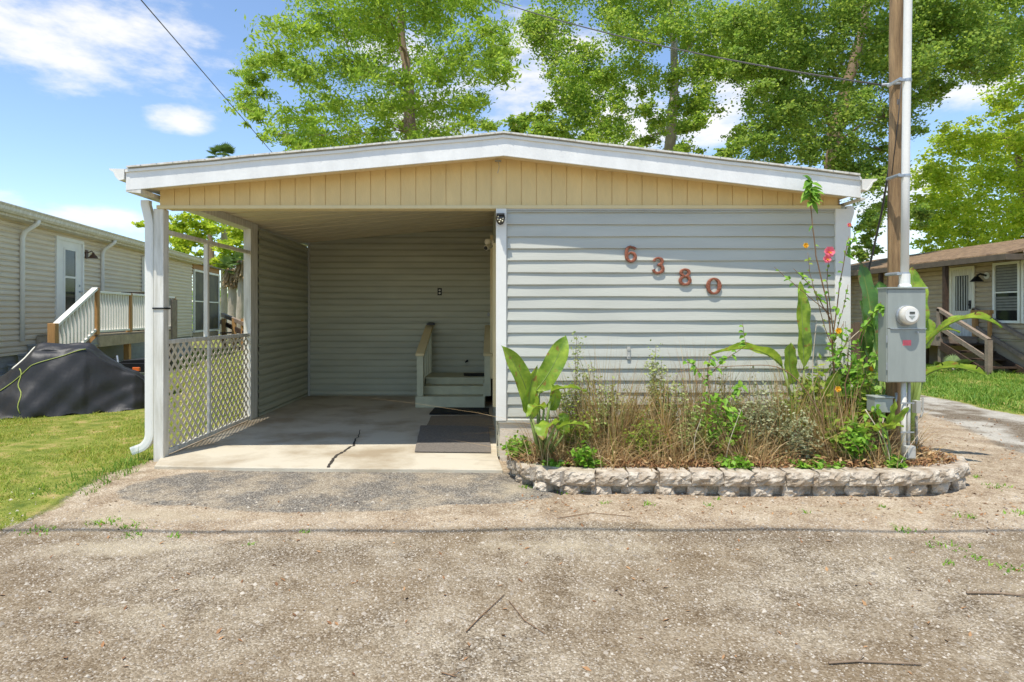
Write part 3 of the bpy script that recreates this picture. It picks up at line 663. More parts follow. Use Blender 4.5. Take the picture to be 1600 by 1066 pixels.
# outlet on the back wall
q = W(687, 456, 10.2)
O_ = thing('wall_outlet', 'black framed wall outlet on the back wall of the carport', 'outlet', (q.x, 10.218, q.z))
a = MB(); a.box(q.x-0.036, q.x+0.036, 10.19, 10.218, q.z-0.06, q.z+0.06); obj('cover_plate', a, 'black_plastic', O_, bevel=0.004)
for dz in (-0.024, 0.024):
    a = MB(); a.box(q.x-0.014, q.x+0.014, 10.184, 10.19, q.z+dz-0.012, q.z+dz+0.012); obj('socket', a, 'cream_plastic', O_, bevel=0.002)
q = W(730, 564, 10.2); a = MB(); a.tube([(q.x,10.22,q.z),(q.x,10.16,q.z)], 0.018, 10); a.tube([(q.x,10.17,q.z),(q.x-0.03,10.15,q.z-0.02)], 0.012, 8)
solo('hose_tap', a, 'black_plastic', 'small dark tap low on the carport back wall behind the steps', 'tap', loc=(q.x,10.22,q.z))
q = W(981.5, 551, YF); a = MB(); a.box(q.x-0.016, q.x+0.016, YF-0.03, YF-0.012, q.z-0.06, q.z+0.055); a.lathe((q.x, YF-0.034, q.z+0.03), [(0.014,0),(0.016,0.012)], 12, 'y'); a.lathe((q.x, YF-0.034, q.z-0.035), [(0.010,0),(0.012,0.012)], 12, 'y')
solo('wall_cleat', a, 'gray_trim', 'slim grey cleat on the front siding above the tall weeds', 'cleat', loc=(q.x,YF-0.012,q.z), bevel=0.002)
# dangling wire at the gable tip
a = MB(); a.tube([(0.02,YF-0.05,2.80),(0.03,YF-0.06,2.74),(0.015,YF-0.05,2.68)], 0.003, 6); a.cbox((0.02,YF-0.04,2.80),(0.06,0.02,0.012)); obj('gable_hook', a, 'galv', H)

# ---------------------------------------------------------------- entry steps
S_ = thing('porch_steps', 'pale green wooden entry steps with short handrails inside the carport', 'steps', (-0.62, 9.4, 0))
def stepbox(y0, y1, zt, zb, x0=-1.08, x1=-0.16):
    a = MB(); a.box(x0, x1, y0-0.012, y1, zt-0.03, zt); obj('tread', a, 'step_paint', S_, bevel=0.004)
    a = MB(); a.box(x0+0.004, x1-0.004, y0, y0+0.03, zb, zt-0.031); obj('riser', a, 'step_paint', S_)
a = MB(); a.box(-1.165, -0.165, 8.87, 8.90, 0.004, 0.165); obj('riser', a, 'step_paint', S_, bevel=0.003)
a = MB(); a.box(-1.08, -0.165, 8.902, 9.14, 0.13, 0.163); obj('tread', a, 'step_paint', S_, bevel=0.003)
stepbox(9.14, 9.42, 0.285, 0.135); stepbox(9.42, 10.19, 0.385, 0.255, -1.08, -0.08)
for x0 in (-1.095, -0.155):
    a = MB(); a.box(x0-0.03, x0-0.002, 8.905, 10.19, 0.004, 0.36); obj('stringer', a, 'step_paint', S_)
for xc in (-1.10, -0.12):
    a = MB(); a.box(xc-0.05, xc+0.045, 8.91, 9.0, 0.166, 0.80); obj('newel_post', a, 'step_paint', S_, bevel=0.003)
    a = MB(); a.box(xc-0.045, xc+0.045, 10.08, 10.16, 0.386, 1.13); obj('newel_post', a, 'step_paint', S_, bevel=0.003)
    a = MB(); a.bar((xc, 8.86, 0.765), (xc, 10.17, 1.155), 0.125, 0.035); obj('handrail', a, 'gable_trim', S_, bevel=0.003)
    for k in range(3):
        yy = 9.3 + k*0.25; a = MB(); a.box(xc-0.02, xc+0.02, yy, yy+0.04, 0.386 if k else 0.29, 0.74+(yy-8.86)*0.298); obj('baluster', a, 'step_paint', S_)
a = MB(); a.cbox((-1.07, 10.1, 1.19), (0.13, 0.1, 0.03)); a.lathe((-1.07,10.1,1.20), [(0.05,0),(0.055,0.012),(0.03,0.022)], 14)
solo('ashtray', a, 'black_plastic', 'low black dish on top of the left handrail of the steps', 'dish', loc=(-1.07,10.1,1.176))
# mats
def fmat(name, quad, z, th, m_, label):
    a = MB(); n_ = 10; q = [Vector((x,y,0)) for x,y in quad]; vs = []
    ring = []
    for i in range(4):
        for k in range(n_):
            p_ = q[i].lerp(q[(i+1)%4], k/n_); ring.append((p_.x+random.uniform(-.004,.004), p_.y+random.uniform(-.004,.004)))
    a.prism(ring, 'z', z, z+th); return solo(name, a, m_, label, 'mat', loc=((q[0].x+q[2].x)/2,(q[0].y+q[2].y)/2,z), group='door mats below the entry steps')
fmat('door_mat', [(-0.90,8.26),(-0.10,8.30),(-0.10,8.82),(-0.88,8.84)], 0.002, 0.012, 'rubber_black', 'black rubber mat tucked against the bottom step')
fmat('door_mat', [(-0.83,7.20),(-0.02,7.20),(-0.06,8.20),(-0.86,8.14)], 0.002, 0.006, 'mat_brown', 'brown mat in the middle of the three floor mats')
fmat('door_mat', [(-0.80,6.02),(-0.045,5.98),(-0.09,7.36),(-0.91,7.42)], 0.0085, 0.007, 'mat_gray', 'dark grey mat nearest the road, half in sunlight')
fmat('door_mat', [(-0.50,9.6),(-0.14,9.6),(-0.14,10.0),(-0.52,10.0)], 0.386, 0.01, 'rubber_black', 'small black mat on the landing of the steps')
# ---------------------------------------------------------------- left neighbour (local frame: x out of the wall, y along it)
TH = math.atan2(0.1625, 1.0)
LB = (-8.93, 12.8, -0.05)
G = thing('neighbour_house', 'long beige sided mobile home with white door and gutters on the left', 'house', LB, TH)
zb = lambda z: z + 0.05
ws = MB(); siding(ws, (0,-7.0), (0,1), 14.9, zb(0.62), zb(3.02), 0.1016, (1,0), 0.026, dutch=True)
obj('wall', ws, 'beige_siding', G, world=False, fixn=False)
a = MB(); siding(a, (0,7.9), (-1,0), 4.5, 0.0, zb(3.02), 0.1016, (0,1), 0.012); siding(a, (-4.5,-7.0), (1,0), 4.5, 0.0, zb(3.02), 0.1016, (0,-1), 0.012); obj('end_wall', a, 'beige_siding', G, world=False, fixn=False)
a = MB(); siding(a, (-0.03,-7.0), (0,1), 14.9, 0.0, zb(0.61), 0.1016, (1,0), 0.012); obj('skirting', a, 'step_gray', G, world=False, fixn=False)
a = MB(); a.prism([(0.26,zb(3.02)),(-0.0,zb(3.02)),(-0.0,zb(3.10)),(0.26,zb(3.10))], 'y', -7.2, 8.1); obj('soffit', a, 'white_weathered', G, world=False)
a = MB(); prof = [(0.262,3.20),(0.262,3.07),(0.33,3.06),(0.37,3.10),(0.38,3.15),(0.41,3.18),(0.41,3.195),(0.395,3.195),(0.36,3.14),(0.32,3.075),(0.275,3.08),(0.275,3.20)]
a.prism([(u, zb(v)) for u, v in prof], 'y', -7.2, 8.15); obj('gutter', a, 'white_weathered', G, world=False)
a = MB(); a.prism([(0.36,zb(3.17)),(-2.2,zb(3.86)),(-4.8,zb(3.17)),(-4.8,zb(3.12)),(0.27,zb(3.12))], 'y', -7.3, 8.25); obj('roof', a, 'roof_shingle', G, world=False)
for t_ in (-1.66, 1.43):
    a = MB(); a.tube([(0.32,t_,zb(3.07)),(0.30,t_,zb(3.0)),(0.10,t_,zb(2.86)),(0.055,t_,zb(2.74)),(0.055,t_,zb(0.86 if t_<0 else 1.0))], 0.042, 8); obj('downspout', a, 'white_paint', G, world=False, smooth=True)
a = MB(); a.box(0.0, 0.03, -0.50, 0.60, zb(0.9), zb(2.93)); dr = obj('door', a, 'white_paint', G, world=False, bevel=0.004)
a = MB()
for y0,y1,z0,z1 in ((-0.50,-0.43,.9,2.93),(0.53,0.60,.9,2.93),(-0.43,0.53,2.86,2.93)): a.box(0.03,0.05,y0,y1,zb(z0),zb(z1))
obj('frame', a, 'white_paint', dr, world=False)
a = MB(); a.box(0.03,0.036,-0.17,0.24,zb(2.14),zb(2.68)); a.box(0.03,0.036,-0.17,0.24,zb(1.30),zb(2.10)); obj('window_pane', a, 'window_glass', dr, world=False)
a = MB()
for y0,y1,z0,z1 in ((-0.21,-0.17,1.26,2.72),(0.24,0.28,1.26,2.72),(-0.17,0.24,2.68,2.72),(-0.17,0.24,1.26,1.30),(-0.17,0.24,2.10,2.14)): a.box(0.03,0.045,y0,y1,zb(z0),zb(z1))
obj('window_trim', a, 'white_paint', dr, world=False)
a = MB(); a.lathe((0.03,0.43,zb(1.83)), [(0.02,0),(0.02,0.03)], 10, 'x'); a.lathe((0.03,0.43,zb(1.96)), [(0.02,0),(0.02,0.02)], 10, 'x'); a.box(0.05,0.065,0.43,0.52,zb(1.825),zb(1.845)); obj('handle', a, 'galv', dr, world=False)
a = MB(); a.box(0.014,0.05,0.68,0.78,zb(2.58),zb(2.76)); lm = obj('wall_lamp', a, 'lamp_bronze', G, world=False)
a = MB(); a.tube([(0.05,0.73,zb(2.70)),(0.14,0.73,zb(2.74)),(0.17,0.73,zb(2.70))], 0.012, 8); a.lathe((0.17,0.73,zb(2.58)), [(0.10,0.0),(0.07,0.05),(0.03,0.09),(0.02,0.13)], 12); obj('lamp_shade', a, 'lamp_bronze', lm, world=False)
def window(parent, x, y0, y1, z0, z1, glass='window_glass', blind=False, fm='white_paint', mull=(), w_=0.045, sgn=1):
    X = lambda a_, b_: (min(x+sgn*a_*1.9, x+sgn*b_*1.9), max(x+sgn*a_*1.9, x+sgn*b_*1.9))
    a = MB()
    for ya,yb_,za,zc in ((y0,y0+w_,z0,z1),(y1-w_,y1,z0,z1),(y0+w_,y1-w_,z1-w_,z1),(y0+w_,y1-w_,z0,z0+w_)): a.box(*X(0.014,0.045),ya,yb_,za,zc)
    for mz in mull: a.box(*X(0.014,0.04),y0+w_,y1-w_,mz-0.02,mz+0.02)
    f_ = obj('window', a, fm, parent, world=False)
    a = MB(); a.box(*X(0.016,0.022),y0+w_,y1-w_,z0+w_,z1-w_); obj('pane', a, 'blind' if blind else glass, f_, world=False)
    return f_
window(G, 0, 3.72, 4.62, zb(1.95), zb(2.90), mull=(zb(2.38),))
pr = MB(); pr.box(-3.5, 0.01, 7.96, 11.0, zb(0.45), zb(0.70)); obj('porch_base', pr, 'deck_wood', G, world=False)
pr = MB(); pr.box(-3.6, 0.03, 7.96, 11.05, zb(2.86), zb(3.08)); obj('porch_header', pr, 'post_wood', G, world=False)
pr = MB(); pr.prism([(0.15,zb(3.09)),(-3.7,zb(3.40)),(-3.7,zb(3.34)),(0.15,zb(3.04))], 'y', 8.3, 11.4); obj('porch_roof', pr, 'roof_shingle', G, world=False)
for k, (ya, yb_) in enumerate(((7.98,9.38),(9.38,10.98))):
    window(G, -0.02, ya, yb_, zb(0.72), zb(2.86), glass='screen_dark', mull=(zb(1.78),), w_=0.07)
# deck
K = thing('wooden_deck', 'raised deck with white balusters and brown posts by the neighbour door', 'deck', LB, TH)
def dk(name, mb, m_, **k): return obj(name, mb, m_, K, world=False, **k)
a = MB(); 
for k in range(9): a.box(0.03+k*0.12, 0.14+k*0.12, -1.15, 2.98, zb(0.93), zb(0.96))
dk('deck_boards', a, 'deck_wood')
a = MB(); a.box(1.10,1.14,-1.2,3.0,zb(0.72),zb(0.925)); a.box(0.03,1.10,-1.19,-1.15,zb(0.72),zb(0.925)); a.box(0.03,1.10,2.95,2.99,zb(0.72),zb(0.925)); dk('rim_joist', a, 'deck_wood')
for t_ in (-1.19, 0.30, 1.8, 2.98):
    a = MB(); a.box(1.02,1.12,t_-0.05,t_+0.05,zb(0.965),zb(1.80 if t_>-1 else 1.86)); dk('rail_post', a, 'post_wood', bevel=0.004)
    a = MB(); a.box(0.98,1.09,t_-0.055,t_+0.055,0.0,zb(0.925)); dk('support_post', a, 'post_wood')
for ta, tb in ((-1.14,0.25),(0.35,1.75),(1.85,2.93)):
    a = MB(); a.box(1.03,1.13,ta,tb,zb(1.755),zb(1.80)); dk('top_rail', a, 'white_paint', bevel=0.003)
    a = MB(); a.box(1.05,1.11,ta,tb,zb(1.00),zb(1.04)); dk('bottom_rail', a, 'white_paint', bevel=0.003)
    nb = int((tb-ta)/0.115)
    for k in range(nb):
        yy = ta + (k+0.5)*(tb-ta)/nb; a = MB(); a.box(1.062,1.098,yy-0.018,yy+0.018,zb(1.04),zb(1.755)); dk('baluster', a, 'white_paint')
# stair flight descending towards the camera
for k in range(5):
    zt = 0.79-k*0.16; yf_ = -1.48-k*0.29
    a = MB(); a.box(-0.0-0.0+0.03, 1.12, yf_, yf_+0.31, zb(zt-0.035), zb(zt)); dk('stair_tread', a, 'step_gray', bevel=0.004)
    a = MB(); a.box(0.03, 1.10, yf_+0.03, yf_+0.05, zb(zt-0.16) if k<4 else 0.0, zb(zt-0.036)); dk('stair_riser', a, 'step_gray')
sg = MB(); sg.prism([(-1.2,zb(0.92)),(-1.2,zb(0.60)),(-2.72,0.0),(-2.85,0.0),(-2.85,zb(0.12))], 'x', 1.085, 1.10); dk('stringer', sg, 'step_gray')
a = MB(); a.box(1.03,1.15,-2.78,-2.66,0.0,zb(1.20)); dk('rail_post', a, 'post_wood', bevel=0.006)
a = MB(); a.bar((1.08,-2.66,zb(1.15)), (1.08,-1.24,zb(1.84)), 0.10, 0.045); dk('stair_rail', a, 'white_paint')
a = MB(); a.bar((1.08,-2.66,zb(0.38)), (1.08,-1.24,zb(1.05)), 0.05, 0.04); dk('stair_bottom_rail', a, 'white_paint')
for k in range(11):
    f = (k+0.7)/11.4; yy = -2.66+f*1.42; a = MB(); a.box(1.062,1.098,yy-0.018,yy+0.018,zb(0.39+f*0.67),zb(1.14+f*0.69)); dk('baluster', a, 'white_paint')
# counter board on the deck (dark bar above the railing)
a = MB(); a.box(0.5,0.9,1.3,2.3,zb(1.82),zb(1.86))
for x_, y_ in ((0.54,1.35),(0.86,1.35),(0.54,2.25),(0.86,2.25)): a.box(x_-0.02,x_+0.02,y_-0.02,y_+0.02,zb(0.96),zb(1.82))
t_ = obj('bar_table', a, 'dark_wood', None); t_.location = LB; t_.rotation_euler = (0,0,TH); tag(t_, 'dark narrow bar table standing on the neighbour deck', 'table')
a = MB(); a.box(1.13,1.17,2.60,2.96,0.0,zb(1.72))
t_ = obj('privacy_board', a, 'gray_wood', None); t_.location = LB; t_.rotation_euler = (0,0,TH); tag(t_, 'upright weathered board at the far end of the neighbour deck', 'board')
# clutter below the deck
q = W(196, 590, 10.6)
C2 = thing('folding_chair', 'folded white and blue lawn chair leaning under the neighbour deck', 'chair', (q.x, 10.6, -0.06))
for nm, pts_, m_ in (('frame', [W(178,560,10.6),W(196,597,10.5),W(205,612,10.5)], 'black_plastic'), ('frame', [W(183,556,10.7),W(188,590,10.6),W(180,612,10.6)], 'galv')):
    a = MB(); a.tube(pts_, 0.018, 8); obj(nm, a, m_, C2)
a = MB(); a.bar(W(183,572,10.6), W(192,605,10.6), 0.22, 0.02, up=(0,1,0)); obj('seat', a, 'white_paint', C2)
a = MB(); a.bar(W(191,583,10.5), W(201,573,10.5), 0.10, 0.05, up=(0,1,0)); obj('armrest', a, 'blue', C2)
T2 = thing('utility_trailer', 'low grey utility trailer with an orange side light behind the covered motorcycle', 'trailer', (XX(222,10.0), 10.0, -0.06))
zt = ZZ(592, 10.0)
a = MB(); a.bar(W(176,588,10.1), W(236,590,9.9), 0.05, 0.07); a.bar(W(178,578,11.2), W(238,581,11.0), 0.05, 0.07); a.bar(W(206,588,9.95), W(212,579,11.1), 0.05, 0.06); a.bar(W(232,589,9.95), W(236,580,11.1), 0.05, 0.06); obj('frame', a, 'galv', T2)
a = MB(); a.cbox(W(213,577,9.9), (0.11,0.04,0.06)); obj('side_light', a, 'orange', T2, bevel=0.005)
q = W(225,600,10.5)
a = MB(); a.lathe((q.x,10.45,q.z-0.05), [(0.08,0),(0.2,0.0),(0.2,0.12),(0.08,0.12)], 18, 'y'); obj('wheel', a, 'rubber_black', T2)
a = MB(); a.box(q.x-0.35,q.x+0.35,10.2,10.9,ZZ(580,10.4),ZZ(566,10.4)); a.prism([(q.x-0.30,ZZ(566,10.4)),(q.x+0.30,ZZ(566,10.4)),(q.x+0.2,ZZ(560,10.4)),(q.x-0.2,ZZ(562,10.4))], 'y', 10.25, 10.85); obj('cargo_lid', a, 'black_plastic', T2, bevel=0.01)
# covered motorcycle -------------------------------------------------
MC = thing('covered_motorcycle', 'motorcycle under a dark grey cover with lime reflective piping on the lawn', 'motorcycle', (-6.40, 8.9, -0.05))
# cross-sections along the bike axis u (left -> right of photo), each: (u, ridge height, half width, ridge sharpness, y shift)
sec = [(-1.1,0.20,0.2),(-1.0,0.36,0.30),(-0.8,0.44,0.40),(-0.55,0.52,0.46),(-0.40,0.62,0.50),(-0.2,0.84,0.50),(-0.08,0.98,0.48),(0.2,1.0,0.45),(0.54,1.0,0.40),(0.60,0.97,0.37),(0.82,0.76,0.34),(0.98,0.64,0.31),(1.14,0.58,0.28),(1.24,0.48,0.20),(1.28,0.30,0.12)]
us = [s[0] for s in sec]; NU, NA = 110, 56
def interp(u, k): return float(np.interp(u, us, [s[k] for s in sec]))
axis = Vector((0.93, 0.36, 0)).normalized(); side = Vector((axis.y, -axis.x, 0)); C0 = Vector((-6.40, 8.72, -0.05))
mb = MB()
for i in range(NU+1):
    u = us[0] + (us[-1]-us[0])*i/NU; hh = interp(u,1); hw = interp(u,2)
    for k in range(NA+1):
        a_ = k/NA*2-1; s_ = abs(a_); sg_ = 1 if a_ >= 0 else -1
        if s_ < 0.40:
            f = s_/0.40; x_ = 0.50*f*hw; z_ = hh*(1-0.10*f)
        else:
            f = (s_-0.40)/0.60; x_ = hw*(0.50 + 0.56*f**0.8); z_ = hh*0.90*(1-f)
        tri = lambda v: abs(((v/3.1416) % 2)-1)*2-1; fold = 0.022*tri(u*5+s_*7*sg_) + 0.016*tri(u*9-s_*15+sg_) + 0.009*tri(u*19+s_*26*sg_)
        fold2 = 0.016*math.sin(u*9+sg_+f*2)*f if s_ > 0.4 else 0
        x_ += fold*(0.4+f*0.9)*(1 if s_>0.3 else 0.2) + fold2; z_ += fold*0.5*(1-(f if s_>0.4 else 0)) - (0.02*math.sin(u*7)**2 if s_<0.4 else 0)
        P_ = C0 + axis*u + side*(sg_*x_) + Vector((0,0,max(0.015*math.sin(u*19)+0.02, z_)))
        mb.v.append(tuple(P_))
for i in range(NU):
    for k in range(NA): b_ = i*(NA+1)+k; mb.f.append((b_, b_+1, b_+NA+2, b_+NA+1))
mb.f.append(tuple(k for k in range(NA+1))); mb.f.append(tuple(NU*(NA+1)+k for k in range(NA+1)))
cov = obj('cover', mb, 'cover', MC, smooth=True); bs = np.array(mb.v)
def pip(idx, m_, r_=0.011):
    a = MB(); pts_ = []
    for (i, k) in idx:
        i0, k0 = int(i), int(k); fi, fk = i-i0, k-k0; g_ = lambda a_, b_: Vector(mb.v[min(a_,NU)*(NA+1)+min(b_,NA)]); v_ = (g_(i0,k0)*(1-fi)+g_(i0+1,k0)*fi)*(1-fk) + (g_(i0,k0+1)*(1-fi)+g_(i0+1,k0+1)*fi)*fk; c_ = C0 + axis*(us[0]+(us[-1]-us[0])*i/NU) + Vector((0,0,0.25)); pts_.append(v_ + (v_-c_).normalized()*0.006)
    a.tube(pts_, r_, 6); obj('piping', a, m_, cov, smooth=True)
s1 = int(NA*0.5+NA*0.5*0.42)
pip([(76-j*1.9, 39+j*0.24) for j in range(0, 25)], 'reflective', 0.006); pip([(41+j*0.25+0.8*math.sin(j*.9), 41+j*0.95) for j in range(0, 15)], 'reflective', 0.007); pip([(46-j*0.8, NA//2-1+j*0.9) for j in range(0, 13)], 'cream_plastic', 0.012)

# ---------------------------------------------------------------- right neighbour
RB = (14.1, 19.0, -0.25)
Q = thing('weathered_house', 'weathered tan sided house with brown porch roof on the right', 'house', RB)
a = MB(); siding(a, (14.1, 27.0), (0,-1), 15.0, 0.62, 2.92, 0.15, (-1,0), 0.034, dutch=True); obj('wall', a, 'tan_siding', Q, fixn=False)
a = MB(); siding(a, (14.1, 27.0), (0,-1), 15.0, -0.35, 0.61, 0.30, (-1,0), 0.004); obj('skirting', a, 'tan_siding', Q, fixn=False)
a = MB(); siding(a, (19.0, 27.0), (-1,0), 4.9, -0.35, 2.92, 0.15, (0,1), 0.014); siding(a, (14.1, 12.0), (1,0), 4.9, -0.35, 2.92, 0.15, (0,-1), 0.014); obj('end_wall', a, 'tan_siding', Q, fixn=False)
a = MB(); a.prism([(13.0,2.86),(13.02,2.93),(16.6,3.72),(20.3,2.93),(20.3,2.86),(16.6,3.60)], 'y', 15.7, 27.5); a.prism([(13.45,2.93),(13.47,3.0),(16.6,3.74),(20.3,3.0),(20.3,2.93)], 'y', 11.6, 15.69); obj('roof', a, 'roof_litter', Q)
a = MB(); a.box(12.985,13.02,15.65,27.5,2.74,2.89); a.box(13.02,14.08,15.66,15.70,2.74,2.89); obj('fascia', a, 'brown_fascia', Q)
a = MB(); a.box(13.44,13.47,11.6,15.64,2.86,2.97); obj('fascia', a, 'white_weathered', Q)
a = MB(); a.box(13.03,14.09,15.71,27.4,2.83,2.85); obj('porch_ceiling', a, 'brown_fascia', Q)
for yy in (17.9, 20.9, 23.8, 26.6):
    a = MB(); a.box(13.04,13.15,yy-0.055,yy+0.055,0.69 if yy<24 else -0.3,2.82); obj('porch_post', a, 'dark_wood', Q)
lc = lambda mb_: MB().add([(v[0]-RB[0], v[1]-RB[1], v[2]-RB[2]) for v in mb_.v], mb_.f)
a = MB(); a.box(14.05,14.085,18.1,18.95,0.69,2.70); dr = obj('door', a, 'white_weathered', Q)
a = MB()
for y0,y1,z0,z1 in ((18.04,18.11,.69,2.77),(18.94,19.01,.69,2.77),(18.11,18.94,2.70,2.77)): a.box(14.03,14.07,y0,y1,z0,z1)
obj('frame', a, 'cream_plastic', dr)
a = MB(); a.box(14.04,14.05,18.28,18.78,1.45,2.50); obj('window_pane', a, 'window_glass', dr)
a = MB()
for k in range(5): a.box(14.03,14.04,18.29+k*0.10,18.33+k*0.10,1.46,2.49)
obj('blind', a, 'blind', dr)
a = MB(); a.lathe((14.0,18.2,1.62), [(0.02,0),(0.03,0.03),(0.02,0.05)], 10, 'x'); a.box(14.02,14.045,18.17,18.23,1.5,1.75); obj('handle', a, 'black_plastic', dr)
a = MB(); a.lathe((14.06,17.62,2.45), [(0.10,0),(0.10,0.02)], 14, 'x'); lm = obj('wall_lamp', a, 'cream_plastic', Q)
a = MB(); a.tube([(14.06,17.62,2.45),(13.9,17.64,2.50),(13.82,17.66,2.45)], 0.03, 8); a.lathe((13.82,17.66,2.28), [(0.17,0),(0.10,0.09),(0.05,0.15)], 14); obj('lamp_shade', a, 'black_plastic', lm)
for ya, yb_ in ((16.45,17.35),(15.5,16.4),(13.2,14.4)):
    f_ = window(Q, 14.1-RB[0], ya-RB[1], yb_-RB[1], 1.10-RB[2], 2.78-RB[2], blind=True, mull=(1.95-RB[2],), sgn=-1, w_=0.07)
    f_.children[0].data.materials.clear(); f_.children[0].data.materials.append(MATS['window_glass'])
    a = MB()
    for k in range(9): a.box(-0.056,-0.045,ya-RB[1]+0.08,yb_-RB[1]-0.08,1.99-RB[2]+k*0.08,2.055-RB[2]+k*0.08)
    for k in range(5): a.box(-0.056,-0.045,ya-RB[1]+0.08,yb_-RB[1]-0.08,1.45-RB[2]+k*0.08,1.51-RB[2]+k*0.08)
    obj('blind', a, 'gray_blind', f_, world=False)
P_ = thing('porch_stairs', 'weathered wooden porch landing with dark stairs and grey handrails', 'stairs', (13.5, 18.5, -0.28))
a = MB(); a.box(12.95,14.03,17.9,22.5,0.62,0.69); obj('landing', a, 'gray_wood', P_)
a = MB(); a.box(12.93,12.97,17.88,22.5,0.42,0.615); a.box(12.97,14.0,17.86,17.9,0.42,0.615); obj('rim_joist', a, 'gray_wood', P_)
for yy in (17.95, 20.2, 22.3):
    a = MB(); a.box(12.98,13.1,yy,yy+0.1,-0.32,0.41); obj('support_post', a, 'gray_wood', P_)
for k in range(4):
    zt = 0.50-k*0.19; yy = 17.55-k*0.36
    a = MB(); a.box(13.0,14.0,yy,yy+0.34,zt-0.045,zt); obj('stair_tread', a, 'dark_wood', P_)
for xx in (12.96, 14.0):
    a = MB(); a.bar((xx,17.95,0.45),(xx,16.1,-0.30),0.05,0.22); obj('stringer', a, 'dark_wood', P_)
    a = MB(); a.bar((xx,18.0,1.50),(xx,16.15,0.66),0.11,0.09); obj('handrail', a, 'gray_wood', P_)
    a = MB(); a.bar((xx,18.0,0.98),(xx,16.15,0.14),0.05,0.12); obj('mid_rail', a, 'gray_wood', P_)
    a = MB(); a.box(xx-0.06,xx+0.06,16.1,16.22,-0.34,0.66); obj('newel_post', a, 'gray_wood', P_)
    a = MB(); a.box(xx-0.055,xx+0.055,17.9,18.01,0.69,1.5); obj('newel_post', a, 'gray_wood' if xx<13.5 else 'post_wood', P_)
a = MB(); a.box(13.9,14.02,17.3,18.0,1.36,1.46); a.box(13.93,14.0,17.34,17.42,0.2,1.36); obj('gate_rail', a, 'post_wood', P_)
# small things beyond the right corner
a = MB(); xb = XX(1360, 30)
sh = thing('shed', 'small tan roofed shed glimpsed between the corner and the pole', 'shed', (xb, 31, -0.2))
a.box(xb-1.0, xb+1.6, 30, 33, -0.3, 1.9); obj('wall', a, 'fence_wood', sh)
a = MB(); a.prism([(xb-1.3,1.88),(xb+1.9,1.88),(xb+1.6,3.0),(xb-1.0,3.0)], 'y', 29.7, 33.3); obj('roof', a, 'far_roof', sh)
F2 = thing('board_fence', 'dark board fence beyond the right corner of the home', 'fence', (XX(1350,20), 20, -0.2))
a = MB()
for k in range(22): a.box(XX(1335,20)-1.4+k*0.2, XX(1335,20)-1.4+k*0.2+0.185, 20, 20.03+0.01*(k%2), -0.3, 1.05+0.03*math.sin(k*3))
obj('boards', a, 'fence_wood', F2)
a = MB(); a.box(XX(1335,20)-1.4, XX(1335,20)+3.0, 20.045, 20.09, 0.7, 0.8); a.box(XX(1335,20)-1.4, XX(1335,20)+3.0, 20.045, 20.09, 0.0, 0.1); obj('rail', a, 'fence_wood', F2)
# far white building and ramp behind the lattice
xb = XX(372, 42)
B2 = thing('far_house', 'pale low house with flat eave far behind the lattice', 'house', (xb, 44, 0))
a = MB(); siding(a, (xb-1.4, 42), (1,0), 8.0, -0.1, 2.15, 0.2, (0,-1), 0.02); siding(a, (xb-1.4,48), (0,-1), 6, -0.1, 2.15, 0.2, (-1,0), 0.02); obj('wall', a, 'far_wall', B2, fixn=False)
a = MB(); a.prism([(xb-2.0,2.15),(xb+7,2.15),(xb+7,2.45),(xb-2.0,2.45)], 'y', 41.2, 48.5); obj('roof', a, 'far_roof', B2)
a = MB(); a.box(xb-0.5,xb+0.7,41.94,41.97,0.9,1.9); f_ = obj('window', a, 'window_glass', B2)
a = MB()
for k in range(5): a.box(xb-0.5,xb+0.7,41.92,41.935,1.3+k*0.12,1.38+k*0.12)
obj('blind', a, 'blind', f_)
R2 = thing('wooden_ramp', 'brown wooden steps and ramp rail behind the lattice', 'stairs', (XX(362,24), 24.3, -0.05))
a = MB(); a.bar(W(347,492,24), W(384,507,22.5), 0.12, 0.14); obj('handrail', a, 'gray_wood', R2)
a = MB(); a.bar(W(345,503,24), W(384,522,22.5), 0.06, 0.16); obj('stringer', a, 'dark_wood', R2)
for px_ in (350, 366, 380):
    a = MB(); q = W(px_, 500, 23.6-(px_-350)*0.03); a.box(q.x-0.07,q.x+0.07,q.y-0.05,q.y+0.05,-0.06,q.z+0.05); obj('post', a, 'post_wood', R2)
for k in range(4): a = MB(); q = W(352+k*7, 520+k*8, 23); a.box(q.x-0.3,q.x+0.3,23.2,24.4,q.z-0.04,q.z); obj('stair_tread', a, 'dark_wood', R2)
